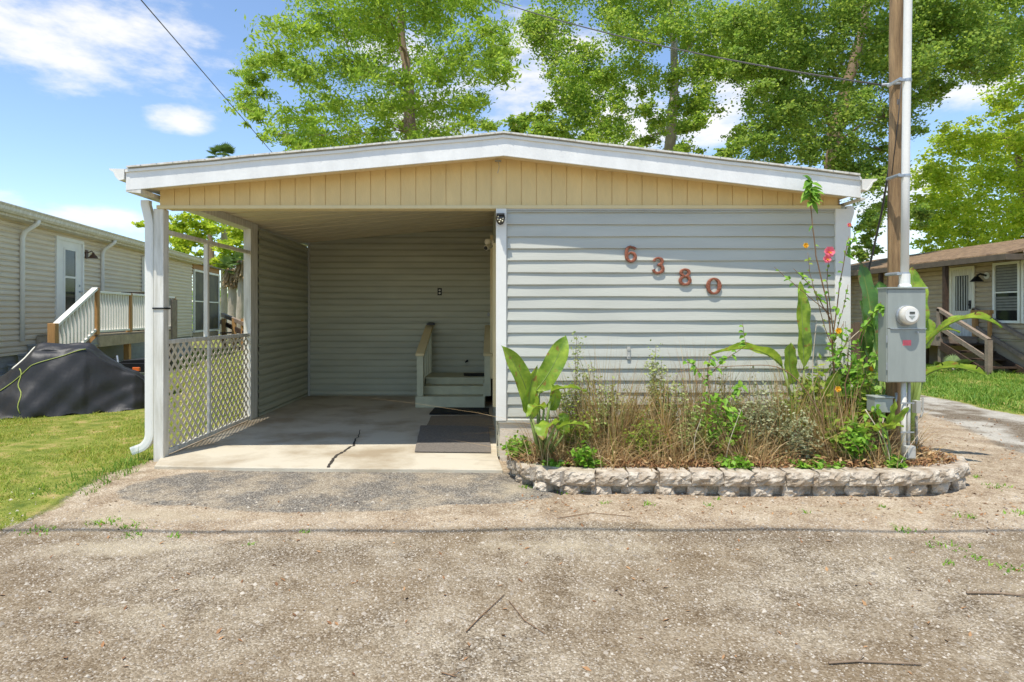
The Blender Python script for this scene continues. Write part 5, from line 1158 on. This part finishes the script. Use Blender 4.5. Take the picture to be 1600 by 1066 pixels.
# clumps of strap grass: dead straw below, green and brown blades rising
def clump(label, px, Y, hpx, n_dry, n_green, spread=0.05, seed=0, lean=0.0, wd=0.008, gh=1.0):
    b = W(px, 725, Y); x0 = b.x; root = thing('dry_plant', label, 'dry plant', (x0, Y, SZ), 0, 'overgrown dry plants in the bed')
    H_ = ZZ(hpx, Y) - SZ
    for nm, n_, m_, hf, sp2, w2, curl in (('dry_blades', int(n_dry*1.5), 'straw', 0.80, 0.62, wd*0.85, 1.3), ('reeds', int(n_green*1.6+n_dry*0.16), 'straw', 1.02, 0.10, wd*0.85, 0.2), ('broken_stems', int(n_dry*0.6), 'straw', 0.55, 1.5, wd*1.0, 0.4), ('green_blades', n_green, 'greenblade', gh, 0.22, wd*1.3, 0.8)):
        if not n_: continue
        xy = rng.normal(size=(n_,2))*spread; n_ = n_; b_ = np.stack([x0+xy[:,0]*1.3, Y+xy[:,1]*0.7, np.full(n_, SZ)], 1)
        hh = H_*hf*(rng.uniform(0.15,1.05,n_) if nm != 'reeds' else rng.uniform(0.6,1.05,n_)); ln = rng.normal(size=(n_,2))*np.array([1,0.45])*(hh*sp2)[:,None]; ln[:,0] += lean*hh + xy[:,0]*1.5
        ln[:,1] = np.minimum(ln[:,1], 5.76-Y-xy[:,1])
        V_, F_2 = blades(b_, hh, ln, w2*rng.uniform(.5,1.3,n_), 6, curl); npmesh(nm, V_, 4, m_, root, F=F_2)
    return root
clump('brown grass clump right behind the young banana plant', 885, 5.35, 610, 170, 16, 0.09)
clump('dry grass clump with upright green blades left of the grey cleat', 938, 5.4, 530, 150, 34, 0.07, lean=-0.1)
clump('green streaked grass clump directly below the grey cleat', 968, 5.3, 560, 120, 40, 0.07, lean=0.15)
clump('thick dead straw clump at the middle of the bed', 1030, 5.35, 570, 200, 30, 0.08)
clump('grass clump with tall brown and green spears right of the middle', 1088, 5.45, 525, 150, 40, 0.05, lean=0.02)
clump('low tangle of straw between the spears and the sage bush', 1135, 5.3, 600, 170, 14, 0.10)
clump('sparse clump of long thin stalks against the siding behind the sage bush', 1195, 5.55, 560, 90, 18, 0.07)
clump('big fountain of green and straw blades left of the pole', 1300, 5.25, 590, 230, 60, 0.07, lean=-0.05, wd=0.010)
clump('wiry clump of brown reeds growing through the silvery bush', 1222, 5.3, 560, 120, 44, 0.09)
clump('brown reeds crowding behind the bright green shrub', 1125, 5.45, 560, 110, 34, 0.08)
for lb_, px_, Y_, hp_, nd_, ng_ in (('tall brown reeds filling the gap beside the fluffy weed', 1002, 5.5, 572, 90, 30), ('loose reeds between the two left straw clumps', 912, 5.5, 575, 100, 26), ('reedy tangle under the broad leaved vine', 1070, 5.25, 600, 120, 26), ('reedy tangle right of the tall brown spears', 1108, 5.55, 545, 80, 30),
        ('low dead reeds in front of the silvery bushes', 1170, 5.08, 640, 120, 14), ('upright reeds between the silvery bush and the banana stem', 1245, 5.45, 560, 90, 30), ('straggly reeds behind the fountain of blades', 1285, 5.6, 545, 70, 26), ('low dead stems in front of the middle straw', 1045, 5.08, 640, 110, 12), ('brown stems around the foot of the banana clump', 1345, 5.4, 590, 120, 26), ('dead stems hugging the wall curve on the right', 1385, 5.3, 650, 90, 10), ('low dead stems in front of the left straw clump', 950, 5.08, 650, 110, 12)):
    clump(lb_, px_, Y_, hp_, nd_, ng_, 0.11)
clump('short straw heap at the foot of the pole', 1350, 5.1, 655, 140, 8, 0.10)
clump('fine straw clump at the far left behind the wall curve', 860, 5.15, 640, 110, 6, 0.09)
clump('low dead grass tuft in the gap showing the white skirting', 1000, 5.5, 640, 110, 6, 0.09)
# curved bare canes
def cane(label, pts_, r_=0.004, m_='palewood'):
    P = [W(*p) for p in pts_]; Q_ = []
    for i in range(len(P)-1):
        a0 = P[max(i-1,0)]; a1 = P[i]; a2 = P[i+1]; a3 = P[min(i+2,len(P)-1)]
        for k in range(6):
            t_ = k/6; Q_.append(0.5*((2*a1)+(a2-a0)*t_+(2*a0-5*a1+4*a2-a3)*t_*t_+(3*a1-a0-3*a2+a3)*t_**3))
    Q_.append(P[-1]); a = MB(); a.tube(Q_, [r_*(1-.6*k/len(Q_)) for k in range(len(Q_))], 6)
    return solo('bare_cane', a, m_, label, 'cane', loc=P[0], group='bare canes leaning in the bed', smooth=True)
cane('pinkish cane arching over the grey mat from the left bed end', [(806,742,5.1),(790,690,5.1),(800,672,5.1)], 0.003, 'palewood')
cane('long pale cane crossing in front of the arching banana leaf', [(1290,700,5.2),(1278,640,5.2),(1225,578,5.25),(1150,572,5.3),(1060,580,5.35)], 0.006, 'twig')
cane('bent pale cane looping low beside the pole', [(1352,640,5.1),(1385,695,5.0),(1395,740,4.98),(1420,700,5.0),(1440,672,5.02)], 0.005, 'palewood')
cane('straight pale cane rising in the hibiscus', [(1290,720,5.35),(1270,600,5.4),(1276,500,5.45)], 0.006, 'palewood')
cane('dry cane leaning right across the low straw', [(1090,735,5.05),(1085,690,5.05),(1095,655,5.08)], 0.004, 'palewood')
cane('thin cane slanting towards the middle of the bed', [(1132,730,5.05),(1140,690,5.05),(1158,640,5.1)], 0.004, 'palewood')
cane('thin green cane rising to the right behind the banana clump', [(1290,600,5.5),(1320,540,5.6),(1358,505,5.7)], 0.006, 'palewood')
# herbs: branching stems carrying small leaves
def herb(name, label, px, Y, pytop, spreadpx, nst, m_, lsize, nl, cat='shrub', stemm='twig', basez=SZ, low=0.25, aspect=1.8, tuftr=0.02, droop=0.0, group=None):
    b = W(px, 725, Y); root = thing(name, label, cat, (b.x, Y, basez), 0, group); s = MB(); C = []
    Hh = ZZ(pytop, Y) - basez; sx = spreadpx*Y/FPX
    for k in range(nst):
        ex = random.uniform(-1,1)*sx; eh = Hh*random.uniform(0.55,1.0)*(1-0.35*abs(ex)/max(sx,1e-3)); e = Vector((b.x+ex, min(5.74, Y+random.uniform(-.5,.5)*sx), basez+eh)); p0 = Vector((b.x+random.uniform(-.03,.03), Y+random.uniform(-.02,.02), basez-0.01))
        m2 = p0.lerp(e, .55) + Vector((random.uniform(-.04,.04), random.uniform(-.03,.03), 0.04)); s.tube([p0, m2, e], [0.004,0.003,0.0015], 5, cap=False)
        for j in range(int(nl*1.5)):
            t_ = random.uniform(low, 1.0); q = p0*(1-t_)**2 + m2*2*t_*(1-t_) + e*t_*t_
            C.append(np.array(q) + rng.normal(size=3)*tuftr*(0.6+t_))
    obj('stems', s, stemm, root, smooth=True, fixn=False); C = np.array(C)
    npmesh('leaves', leaf_quads(C, rng.uniform(.6,1.3,len(C))*lsize*1.15, aspect, droop), 4, m_, root); return root
herb('pale_weed', 'tall pale flowering weed against the siding left of the grey cleat', 905, 5.5, 512, 34, 14, 'herb', 0.014, 90)
herb('pale_weed', 'slender pale weed with fluffy top right of the grey cleat', 1028, 5.5, 506, 14, 9, 'herb', 0.014, 110, low=0.2)
herb('sage_bush', 'silvery green bush in the right half of the bed', 1200, 5.3, 588, 48, 18, 'sage', 0.017, 75, tuftr=0.03, cat='bush')
herb('sage_bush', 'silvery bush mixed with brown stems between the middle clumps', 1155, 5.35, 590, 40, 16, 'sage', 0.016, 60, tuftr=0.03, cat='bush')
herb('sage_bush', 'low grey green bush near the wall under the tall banana leaf', 1250, 5.15, 635, 30, 14, 'sage', 0.015, 60, tuftr=0.025, cat='bush')
herb('green_shrub', 'fresh green shrub filling the middle right of the bed', 1120, 5.2, 600, 44, 20, 'weed', 0.026, 15, tuftr=0.02, cat='bush')
herb('green_shrub', 'light green weed shrub at the left end of the wall', 808, 5.25, 678, 20, 12, 'weed', 0.024, 26, cat='bush')
herb('green_shrub', 'leafy weed at the foot of the middle straw clump', 912, 5.0, 690, 16, 9, 'weed', 0.03, 16, cat='bush')
herb('green_shrub', 'bright leafy shrub crowding the space between hibiscus and pole', 1330, 5.45, 560, 46, 26, 'weed', 0.040, 22, tuftr=0.03, cat='bush')
herb('green_shrub', 'dark mixed shrub behind the fountain of blades', 1275, 5.5, 560, 40, 24, 'leaf_oak', 0.036, 26, tuftr=0.03, cat='bush')
herb('green_shrub', 'small bright leafed plant low beside the junction box', 1340, 5.05, 655, 24, 12, 'weed', 0.032, 14, cat='bush')
herb('green_shrub', 'faded brown green shrub behind the left straw clumps', 985, 5.5, 600, 40, 18, 'herb', 0.018, 40, tuftr=0.03, cat='bush')
for lb, px, Y_, pt, sp2, n_, m_ in (('olive weed thicket tangled in the straw left of the cleat', 948, 5.35, 575, 30, 22, 'herb'), ('olive weed thicket between the fluffy weed and the tall spears', 1058, 5.4, 565, 30, 24, 'herb'), ('muted green weeds low in the middle straw', 1015, 5.2, 640, 36, 22, 'leaf_oak'), ('muted green weeds low behind the young banana', 900, 5.3, 625, 30, 20, 'leaf_oak'),
        ('mixed brown green stems left of the bright green shrub', 1085, 5.2, 620, 26, 20, 'herb'), ('mixed brown green stems right of the silvery bushes', 1235, 5.35, 590, 30, 22, 'leaf_oak'), ('tall mixed leafy weeds beside the downspout corner', 1318, 5.6, 470, 30, 22, 'weed'), ('leafy weeds crowding just left of the junction box', 1355, 5.3, 560, 26, 20, 'leaf_oak'), ('green weeds tangled round the hibiscus stems', 1285, 5.35, 600, 34, 20, 'weed'), ('dark leafy weeds low between the junction box and the fountain of blades', 1325, 5.15, 640, 30, 20, 'leaf_oak'), ('pale weeds standing behind the bright green shrub', 1130, 5.5, 575, 34, 20, 'herb')):
    herb('weed_thicket', lb, px, Y_, pt, sp2, n_, m_, 0.03 if px > 1270 else 0.015, 16 if px > 1270 else 30, cat='weeds', tuftr=0.02)
for lb, px, Y_, pt, sp2, n_ in (('green creeper spilling over the wall below the sage bush', 1150, 4.98, 716, 36, 22), ('green creeper on the soil left of the middle of the wall', 930, 4.98, 722, 10, 8), ('tiny creeper at the foot of the meter conduits', 1398, 4.97, 716, 12, 8), ('yellow green creeper below the low grey green bush', 1270, 4.98, 722, 40, 18), ('creeper tuft beside the young banana stem', 862, 5.02, 728, 22, 10)):
    herb('creeper', lb, px, Y_, pt, sp2, n_, 'weed', 0.024, 14, cat='creeper', tuftr=0.015)
# vine with broad leaves on a stalk (left of hibiscus)
def leafy_branch(root, pts_, leafw, nleaf, m_, r_=0.004, stem='twig', start=0.2):
    P = [W(*p) for p in pts_]; s = MB(); n_ = len(P); fine_ = []
    for i in range(n_-1):
        for k in range(5): fine_.append(P[i].lerp(P[i+1], k/5) + Vector((random.uniform(-.003,.003),0,random.uniform(-.003,.003))))
    fine_.append(P[-1]); s.tube(fine_, [r_*(1-.6*k/len(fine_)) for k in range(len(fine_))], 6)
    obj('branch', s, stem, root, smooth=True); l = MB()
    for j in range(nleaf):
        t_ = start + (1-start)*(j+random.random()*0.6)/nleaf; t_ = min(t_, 1); q = fine_[min(int(t_*(len(fine_)-1)), len(fine_)-1)]
        an = random.uniform(0,6.28); d = Vector((math.cos(an), random.uniform(-.6,.1), math.sin(an)*0.7+0.1)).normalized(); L_2 = leafw*random.uniform(0.9,1.7)
        leaf_strip(l, (q, q+d*L_2*0.5+Vector((0,0,.006)), q+d*L_2-Vector((0,0,0.25*L_2))), leafw*random.uniform(.6,1), 0.3, 0.002, 5, up=Vector((random.uniform(-.4,.4),-0.7,0.8)), prof='leaf')
    obj('leaves', l, m_, root, smooth=True, fixn=False)
b = W(1292,722,5.35)
HB = thing('hibiscus', 'tall thin hibiscus with a pink flower rising in front of the right house corner', 'hibiscus', (b.x, 5.35, SZ))
leafy_branch(HB, [(1310,722,5.35),(1302,560,5.4),(1292,470,5.42),(1275,400,5.42),(1266,320,5.4),(1268,288,5.4)], 0.032, 5, 'weed', 0.008, start=0.3)
leafy_branch(HB, [(1267,320,5.4),(1266,300,5.4),(1268,278,5.4)], 0.068, 34, 'weed', 0.004, start=0.1)
leafy_branch(HB, [(1300,540,5.4),(1313,440,5.35),(1326,370,5.3)], 0.045, 10, 'weed', 0.006, start=0.3)
leafy_branch(HB, [(1322,400,5.32),(1330,380,5.3),(1338,362,5.3)], 0.042, 12, 'weed', 0.003, start=0.1)
leafy_branch(HB, [(1298,500,5.4),(1270,450,5.35),(1240,420,5.3)], 0.04, 12, 'weed', 0.005, start=0.3)
leafy_branch(HB, [(1296,490,5.4),(1248,450,5.3),(1210,418,5.25)], 0.034, 8, 'weed', 0.004, start=0.4)
leafy_branch(HB, [(1302,520,5.4),(1292,440,5.35),(1295,405,5.3)], 0.034, 6, 'weed', 0.005, start=0.3)
leafy_branch(HB, [(1304,530,5.4),(1318,480,5.3),(1325,445,5.25)], 0.028, 7, 'weed', 0.004, start=0.3)
leafy_branch(HB, [(1306,600,5.4),(1300,540,5.35),(1318,505,5.3)], 0.045, 14, 'weed', 0.005, start=0.2)
leafy_branch(HB, [(1306,560,5.4),(1285,500,5.4),(1265,425,5.38),(1262,395,5.38)], 0.03, 9, 'leaf_oak', 0.004, start=0.3)
def flower(root, px, py, Y_, r_, m_, name='flower'):
    c = W(px,py,Y_); l = MB()
    for k in range(6):
        an = 2*math.pi*k/6; d = Vector((math.cos(an), -0.5, math.sin(an))).normalized(); leaf_strip(l, (c, c+d*r_*0.7+Vector((0,-.01,0)), c+d*r_), r_*1.1, 0.1, 0.004, 6, up=Vector((0.2,-1,0.3)), prof='leaf')
    f_ = obj(name, l, m_, root, smooth=True, fixn=False); s = MB(); s.tube([c, c+Vector((0.004,-r_*0.9,-r_*0.2))], [0.004,0.006], 6); obj('stamen', s, 'yellow', f_)
flower(HB, 1294, 394, 5.28, 0.055, 'pink'); flower(HB, 1291, 405, 5.27, 0.042, 'pink', 'flower'); flower(HB, 1326, 352, 5.3, 0.022, 'pink', 'bud')
flower(HB, 1258, 384, 5.3, 0.028, 'yellow'); flower(HB, 1309, 517, 5.28, 0.032, 'yellow'); flower(HB, 1308, 608, 5.2, 0.03, 'yellow'); flower(HB, 1358, 577, 5.3, 0.032, 'yellow')
b = W(1110,722,5.3)
VN = thing('climbing_weed', 'bright broad leaved vine reaching along the siding left of the arching banana leaf', 'vine', (b.x, 5.3, SZ))
leafy_branch(VN, [(1115,722,5.3),(1112,640,5.35),(1105,580,5.35),(1112,550,5.35)], 0.045, 12, 'weed', 0.005, start=0.4)
leafy_branch(VN, [(1105,590,5.35),(1130,565,5.35),(1165,540,5.35),(1160,505,5.35)], 0.042, 16, 'weed', 0.004, start=0.2)
leafy_branch(VN, [(1105,600,5.35),(1085,570,5.35),(1070,565,5.35)], 0.045, 8, 'weed', 0.004, start=0.3)
leafy_branch(VN, [(1112,640,5.35),(1150,610,5.3),(1160,600,5.3)], 0.045, 12, 'weed', 0.004, start=0.3)
leafy_branch(VN, [(1112,700,5.2),(1140,650,5.2),(1120,625,5.2)], 0.05, 12, 'weed', 0.004, start=0.3)
b = W(1360,722,5.55)
V2 = thing('climbing_weed', 'leafy vine with light green leaf sprays touching the left edge of the meter box', 'vine', (b.x, 5.2, SZ))
leafy_branch(V2, [(1330,722,5.3),(1320,600,5.3),(1345,520,5.2),(1375,480,5.1),(1390,482,5.05)], 0.045, 26, 'weed', 0.006, start=0.3)
leafy_branch(V2, [(1345,540,5.2),(1355,500,5.15),(1378,470,5.1)], 0.04, 12, 'weed', 0.004, start=0.3)
leafy_branch(V2, [(1330,640,5.3),(1360,570,5.2),(1372,550,5.15)], 0.045, 14, 'weed', 0.004, start=0.3)
leafy_branch(V2, [(1330,660,5.2),(1370,640,5.1),(1380,690,5.05)], 0.05, 14, 'weed', 0.004, start=0.3)
leafy_branch(V2, [(1330,600,5.3),(1310,560,5.3),(1330,520,5.25)], 0.045, 12, 'weed', 0.004, start=0.3)
# litter in the bed and on the road
def litter(name, n_, xr, yr, zf, size, m_, label, test=None, flat=0.25):
    x = rng.uniform(*xr, n_); y = rng.uniform(*yr, n_)
    if test is not None: k = test(x,y); x, y = x[k], y[k]
    n_ = len(x); C = np.stack([x, y, zf(x,y)], 1); an = rng.uniform(0, 6.28, n_); tl = rng.normal(size=n_)*flat
    d = np.stack([np.cos(an), np.sin(an), tl], 1); d = unit(d); s = np.stack([-np.sin(an), np.cos(an), rng.normal(size=n_)*flat], 1); s = unit(s)
    L_2 = (size*rng.uniform(.5,1.5,n_))[:,None]; up_ = np.array([0,0,1.0])[None]*L_2*0.14
    V_ = np.stack([C-d*L_2, C+s*L_2*0.36+up_, C+d*L_2, C-s*L_2*0.36+up_*0.4], 1); o_ = npmesh(name, V_, 4, m_); return tag(o_, label, 'leaf litter', kind='stuff')
inbed = lambda x, y: (((x-2.0)/1.95)**4 + ((y-5.55)/0.62)**4) < 1.0
litter('bed_litter', 9000, (0.1,3.9), (4.9,5.8), lambda x,y: 0.10+0.02*np.abs(rng.normal(size=len(x)))+0.03*np.abs(np.sin(x*7)), 0.022, 'litter', 'brown dead leaves covering the soil of the bed', inbed, 0.7)
litter('bed_litter', 3600, (0.1,3.9), (4.9,5.8), lambda x,y: 0.11+0.04*np.abs(rng.normal(size=len(x))), 0.022, 'straw', 'pale dead straw scraps lying in the bed', inbed, 0.5)
litter('road_litter', 420, (-4,5.5), (1.9,4.7), lambda x,y: gz(x,y)+0.004, 0.017, 'litter', 'scattered brown leaves on the gravel road', None, 0.35)
litter('road_litter', 1500, (3.2,7.5), (3.2,8.5), lambda x,y: gz(x,y)+0.004, 0.016, 'litter', 'dead leaf litter on the dirt right of the bed', lambda x,y: ~inbed(x,y), 0.4)
litter('road_litter', 260, (0.2,3.6), (4.35,4.8), lambda x,y: gz(x,y)+0.004, 0.013, 'litter', 'leaf scraps along the foot of the block wall', None, 0.4)
# pebbles: small real stones
def pebbles(n_, xr, yr, s0, label, zoff=0.0):
    x = rng.uniform(*xr, n_); y = rng.uniform(*yr, n_); s = s0*rng.uniform(.4,1.5,n_)**1.5
    base_ = np.array([[1,0,0],[0,1,0],[-1,0,0],[0,-1,0],[0,0,.75],[0,0,-.5]],float); fc = np.array([[0,1,4],[1,2,4],[2,3,4],[3,0,4]])
    an = rng.uniform(0,6.28,n_); ca_, sa_ = np.cos(an), np.sin(an); asx = rng.uniform(.6,1.4,n_)
    bx = base_[None,:,0]*asx[:,None]; by = np.repeat(base_[None,:,1], n_, 0); jit = rng.uniform(.75,1.2,(n_,6))
    X_ = (bx*ca_[:,None]-by*sa_[:,None])*s[:,None]*jit + x[:,None]; Y_ = (bx*sa_[:,None]+by*ca_[:,None])*s[:,None]*jit + y[:,None]; Z_ = base_[None,:,2]*s[:,None]*jit + gz(x,y)[:,None]
    V_ = np.stack([X_,Y_,Z_], -1).reshape(-1,3); F_2 = (np.arange(n_)[:,None,None]*6+fc[None]).reshape(-1,3); o_ = npmesh('gravel', V_, 3, 'pebble', F=F_2); return tag(o_, label, 'gravel', kind='stuff')
pebbles(30000, (-3.6,4.2), (2.2,4.3), 0.0040, 'fine loose gravel across the road in the foreground')
pebbles(2600, (-5,6.5), (2.4,4.9), 0.008, 'larger loose stones over the road and dirt')
# sticks on the road
for lb, P, r_ in (('long thin brown stick lying at the lower right of the road', [(1295,1032),(1340,1030),(1392,1033),(1440,1036)], 0.005), ('thin straight stick lying right of the middle of the road', [(728,985),(752,960),(788,926)], 0.003),
                  ('short dark stick at the right edge of the road', [(1510,928),(1560,930),(1610,936)], 0.006), ('forked twig on the road at centre left of the wall', [(870,812),(925,803),(985,808)], 0.003), ('tiny curled twig at the lower middle of the road', [(690,1048),(705,1052),(712,1054)], 0.003), ('slim twig lying right of the straight stick', [(795,935),(820,965),(852,985)], 0.0025)):
    pts_ = []
    for px, py in P:
        Yg = FPX*(CH+0.055)/(py-VY); pts_.append(Vector((XX(px,Yg), Yg, float(gz(XX(px,Yg),Yg))+r_+0.004)))
    a = MB(); a.tube(pts_, [r_*(1-.4*k/len(pts_)) for k in range(len(pts_))], 6); a.tube([pts_[1], pts_[1]+Vector((0.05,0.04,0.006))], [r_*.6, r_*.3], 5)
    solo('stick', a, 'twig' if r_ < 0.005 else 'bark_brown', lb, 'stick', loc=pts_[0], group='fallen sticks on the road', smooth=True)
# ---------------------------------------------------------------- utility pole, conduit, meter box
YP = 5.32
pb_ = Vector((XX(1396,YP), YP, 0.0)); ptop = Vector((XX(1404,YP), YP, 6.4))
U = thing('utility_pole', 'slim weathered wooden utility pole rising beside the right house corner', 'pole', pb_)
a = MB(); pts_ = [pb_.lerp(ptop, k/14) + Vector((0.004*math.sin(k*2.1), 0, 0)) for k in range(15)]; a.tube(pts_, [0.066-0.012*min(1,k/6) for k in range(15)], 14); obj('pole', a, 'pole_wood', U, smooth=True)
a = MB(); q = pb_.lerp(ptop, 3.335/6.4); a.tube([q+Vector((-0.14,-0.02,0)), q+Vector((0.0,-0.06,0))], 0.012, 8); obj('wire_hook', a, 'galv', U)
CD = thing('conduit_mast', 'white conduit pipe strapped to the pole above the meter box', 'conduit', (XX(1417,5.14), 5.14, 1.573))
xc0, xc1 = XX(1413.5,5.14), XX(1419,5.14)
a = MB(); a.tube([(xc0,5.14,1.575),(xc0+(xc1-xc0)*0.3,5.14,2.6),(xc1,5.14,4.1),(xc1+0.01,5.14,6.0)], 0.031, 14); obj('pipe', a, 'white_paint', CD, smooth=True)
a = MB(); a.lathe((xc0,5.14,1.575), [(0.05,0),(0.05,0.02),(0.041,0.035),(0.041,0.12)], 14); obj('collar', a, 'white_paint', CD, smooth=False)
for py in (126, 275, 428):
    z_ = ZZ(py, 5.14); f = (z_-1.575)/(4.1-1.575); x_ = xc0+(xc1-xc0)*min(1,f)
    a = MB(); a.lathe((x_,5.14,z_), [(0.034,-0.012),(0.035,0.0),(0.034,0.012)], 14); a.box(x_-0.075,x_-0.031,5.12,5.16,z_-0.010,z_+0.010); a.tube([(x_-0.08,5.10,z_),(x_-0.08,5.26,z_)], 0.014, 8); obj('strap', a, 'galv', CD)
MX = thing('meter_box', 'tall grey electric meter box mounted in front of the wooden pole', 'meter box', (XX(1416,5.02), 5.12, 0.80))
x0, x1, zb_, zt_ = XX(1386.5,5.02), XX(1447,5.02), ZZ(598,5.02), ZZ(450,5.02)
a = MB(); a.box(x0, x1, 5.03, 5.145, zb_, zt_); obj('enclosure', a, 'meter_gray', MX, bevel=0.004)
zs = ZZ(514,5.02)
a = MB(); a.box(x0+0.004, x1-0.003, 5.018, 5.03, zb_+0.006, zs-0.004); obj('door', a, 'meter_gray', MX, bevel=0.003)
a = MB(); a.box(x0+0.004, x1-0.003, 5.020, 5.03, zs+0.003, zt_-0.012); obj('upper_cover', a, 'meter_gray', MX, bevel=0.003)
a = MB(); a.box(x0-0.006, x1+0.008, 5.008, 5.15, zt_-0.006, zt_+0.006); obj('lid', a, 'meter_gray', MX, bevel=0.002)
a = MB(); a.box(x0+0.02, x1-0.002, 5.008, 5.02, zs-0.003, zs+0.005); obj('latch_bar', a, 'galv', MX)
for z_ in (ZZ(530,5), ZZ(573,5)):
    a = MB(); a.tube([(x0-0.004,5.022,z_-0.03),(x0-0.004,5.022,z_+0.03)], 0.006, 8); obj('hinge', a, 'galv', MX)
mc = W(1417, 493, 5.0)
a = MB(); a.lathe((mc.x, 5.02, mc.z), [(0.082,0.0),(0.084,-0.02),(0.079,-0.03)], 28, 'y'); me_ = obj('meter_ring', a, 'galv', MX, smooth=False)
a = MB(); a.lathe((mc.x, 5.02, mc.z), [(0.077,-0.025),(0.077,-0.052),(0.072,-0.066),(0.060,-0.074),(0.02,-0.077)], 28, 'y'); obj('meter_dome', a, 'meter_glass', MX, smooth=True)
a = MB(); a.lathe((mc.x, 4.942, mc.z), [(0.052,0.001),(0.052,-0.001)], 28, 'y'); obj('dial_plate', a, 'dial_plate', MX)
a = MB(); a.box(mc.x-0.018, mc.x+0.024, 4.937, 4.9405, mc.z+0.012, mc.z+0.030); obj('display', a, 'display', MX, bevel=0.001)
a = MB(); a.prism([(mc.x-0.024,mc.z-0.004),(mc.x+0.028,mc.z-0.004),(mc.x+0.002,mc.z-0.032)], 'y', 4.9385, 4.9405); obj('dial_mark', a, 'meter_gray', MX)
q = W(1418, 535.5, 5.01); a = MB(); a.box(q.x-0.034, q.x+0.034, 5.0165, 5.018, q.z-0.024, q.z+0.020); obj('sticker', a, 'pink_sticker', MX)
a = MB(); a.tube([(XX(1430,5.03),5.0,zs-0.02),(XX(1430,5.03),5.0,zs-0.035)], 0.008, 8); obj('seal', a, 'galv', MX)
LC = thing('lower_conduits', 'pair of pale conduits dropping from the meter box into the bed', 'conduit', (XX(1417,5.06), 5.06, 0.05))
a = MB(); a.tube([(XX(1414.5,5.06),5.08,zb_),(XX(1414,5.06),5.08,0.05)], 0.020, 12); obj('pipe', a, 'white_weathered', LC, smooth=True)
a = MB(); a.tube([(XX(1424,5.06),5.09,zb_),(XX(1423,5.06),5.09,0.05)], 0.013, 10); obj('pipe', a, 'gray_trim', LC, smooth=True)
for z_ in (0.62, 0.38): a = MB(); a.box(XX(1407,5.06), XX(1428,5.06), 5.055, 5.062, z_, z_+0.012); obj('strap', a, 'galv', LC)
q = W(1424, 708, 5.03); a = MB(); a.box(q.x-0.042, q.x+0.038, 5.03, 5.07, q.z-0.05, q.z+0.055); a.box(q.x-0.034,q.x+0.03,5.022,5.03,q.z-0.042,q.z+0.047)
solo('cable_box', a, 'gray_trim', 'small grey box on the thin conduit just above the block wall', 'junction box', loc=(q.x,5.07,q.z), bevel=0.003)
q = W(1381, 632, 5.12); JB = thing('junction_box', 'grey green junction box hanging left of the pole below the meter', 'junction box', (q.x, 5.2, q.z-0.07))
a = MB(); a.box(q.x-0.085, q.x+0.065, 5.10, 5.22, q.z-0.066, q.z+0.055); obj('box', a, 'meter_gray', JB, bevel=0.005)
a = MB(); a.box(q.x-0.09, q.x+0.07, 5.088, 5.225, q.z+0.055, q.z+0.067); obj('lid', a, 'meter_gray', JB, bevel=0.003)
a = MB(); a.tube([(q.x+0.06,5.17,q.z-0.03),(q.x+0.11,5.17,q.z-0.03),(q.x+0.135,5.17,q.z+0.03),(q.x+0.135,5.17,q.z+0.09)], 0.009, 8); obj('elbow_pipe', a, 'galv', JB, smooth=True)
q = W(1433, 635, 5.5); a = MB(); a.box(q.x-0.02,q.x+0.02,5.48,5.54,q.z-0.06,q.z+0.05); a.tube([(q.x+0.03,5.5,q.z-0.1),(q.x+0.05,5.5,q.z-0.05),(q.x+0.05,5.5,q.z+0.08)],0.008,8); a.tube([(q.x,5.51,q.z-0.09),(q.x,5.51,-0.1)],0.012,8)
solo('valve_box', a, 'gray_trim', 'small grey utility box behind the conduits right of the pole', 'junction box', loc=(q.x,5.5,-0.1))
# wires
def wire(label, pts_, r_=0.008, sag=0.0):
    P = [Vector(p) for p in pts_]; Q_ = []
    for i in range(len(P)-1):
        for k in range(20): t_ = k/20; v = P[i].lerp(P[i+1], t_); v.z -= sag*4*t_*(1-t_); Q_.append(v)
    Q_.append(P[-1]); a = MB(); a.tube(Q_, r_, 6); solo('overhead_wire', a, 'cable', label, 'wire', loc=P[0], smooth=True)
wire('dark wire running down across the open sky at the upper left', [(-3.9,-3.0,6.4),(-5.25,9.1,6.0),(-6.45,17.7,6.0),(-9,36,5.2)], 0.009, 0.0)
A_ = pb_.lerp(ptop, 3.335/6.4)
wire('wire sweeping from the upper middle of the sky to the pole', [A_+Vector((-0.14,-0.02,0)), W(770,0,8.6), W(770,0,8.6)+(W(770,0,8.6)-A_)*0.9+Vector((0,0,0.8))], 0.0075, 0.10)
wire('overhead street line crossing above the road', [(-22,1.96,6.55),(22,1.98,6.55)], 0.017, 0.12)
P_w = [Vector((A_.x-0.02,5.26,3.2)), W(1388,270,5.5), W(1378,330,5.7), W(1358,420,5.9), W(1352,470,6.0), W(1349,560,6.0)]
a = MB(); a.tube(P_w, 0.009, 6); solo('guy_cable', a, 'cable', 'dark cable slanting down from the pole behind the banana leaves', 'cable', loc=P_w[0], smooth=True)
a = MB(); a.tube([A_+Vector((0,-0.066,0)), pb_.lerp(ptop,0.47)+Vector((-0.02,-0.058,0)), pb_.lerp(ptop,0.40)+Vector((-0.052,-0.03,0))], 0.0035, 6); solo('pole_cable', a, 'cable', 'thin dark cable running down the face of the wooden pole', 'cable', loc=A_, smooth=True)
print('leaves', tot, 'objects', len(bpy.data.objects))
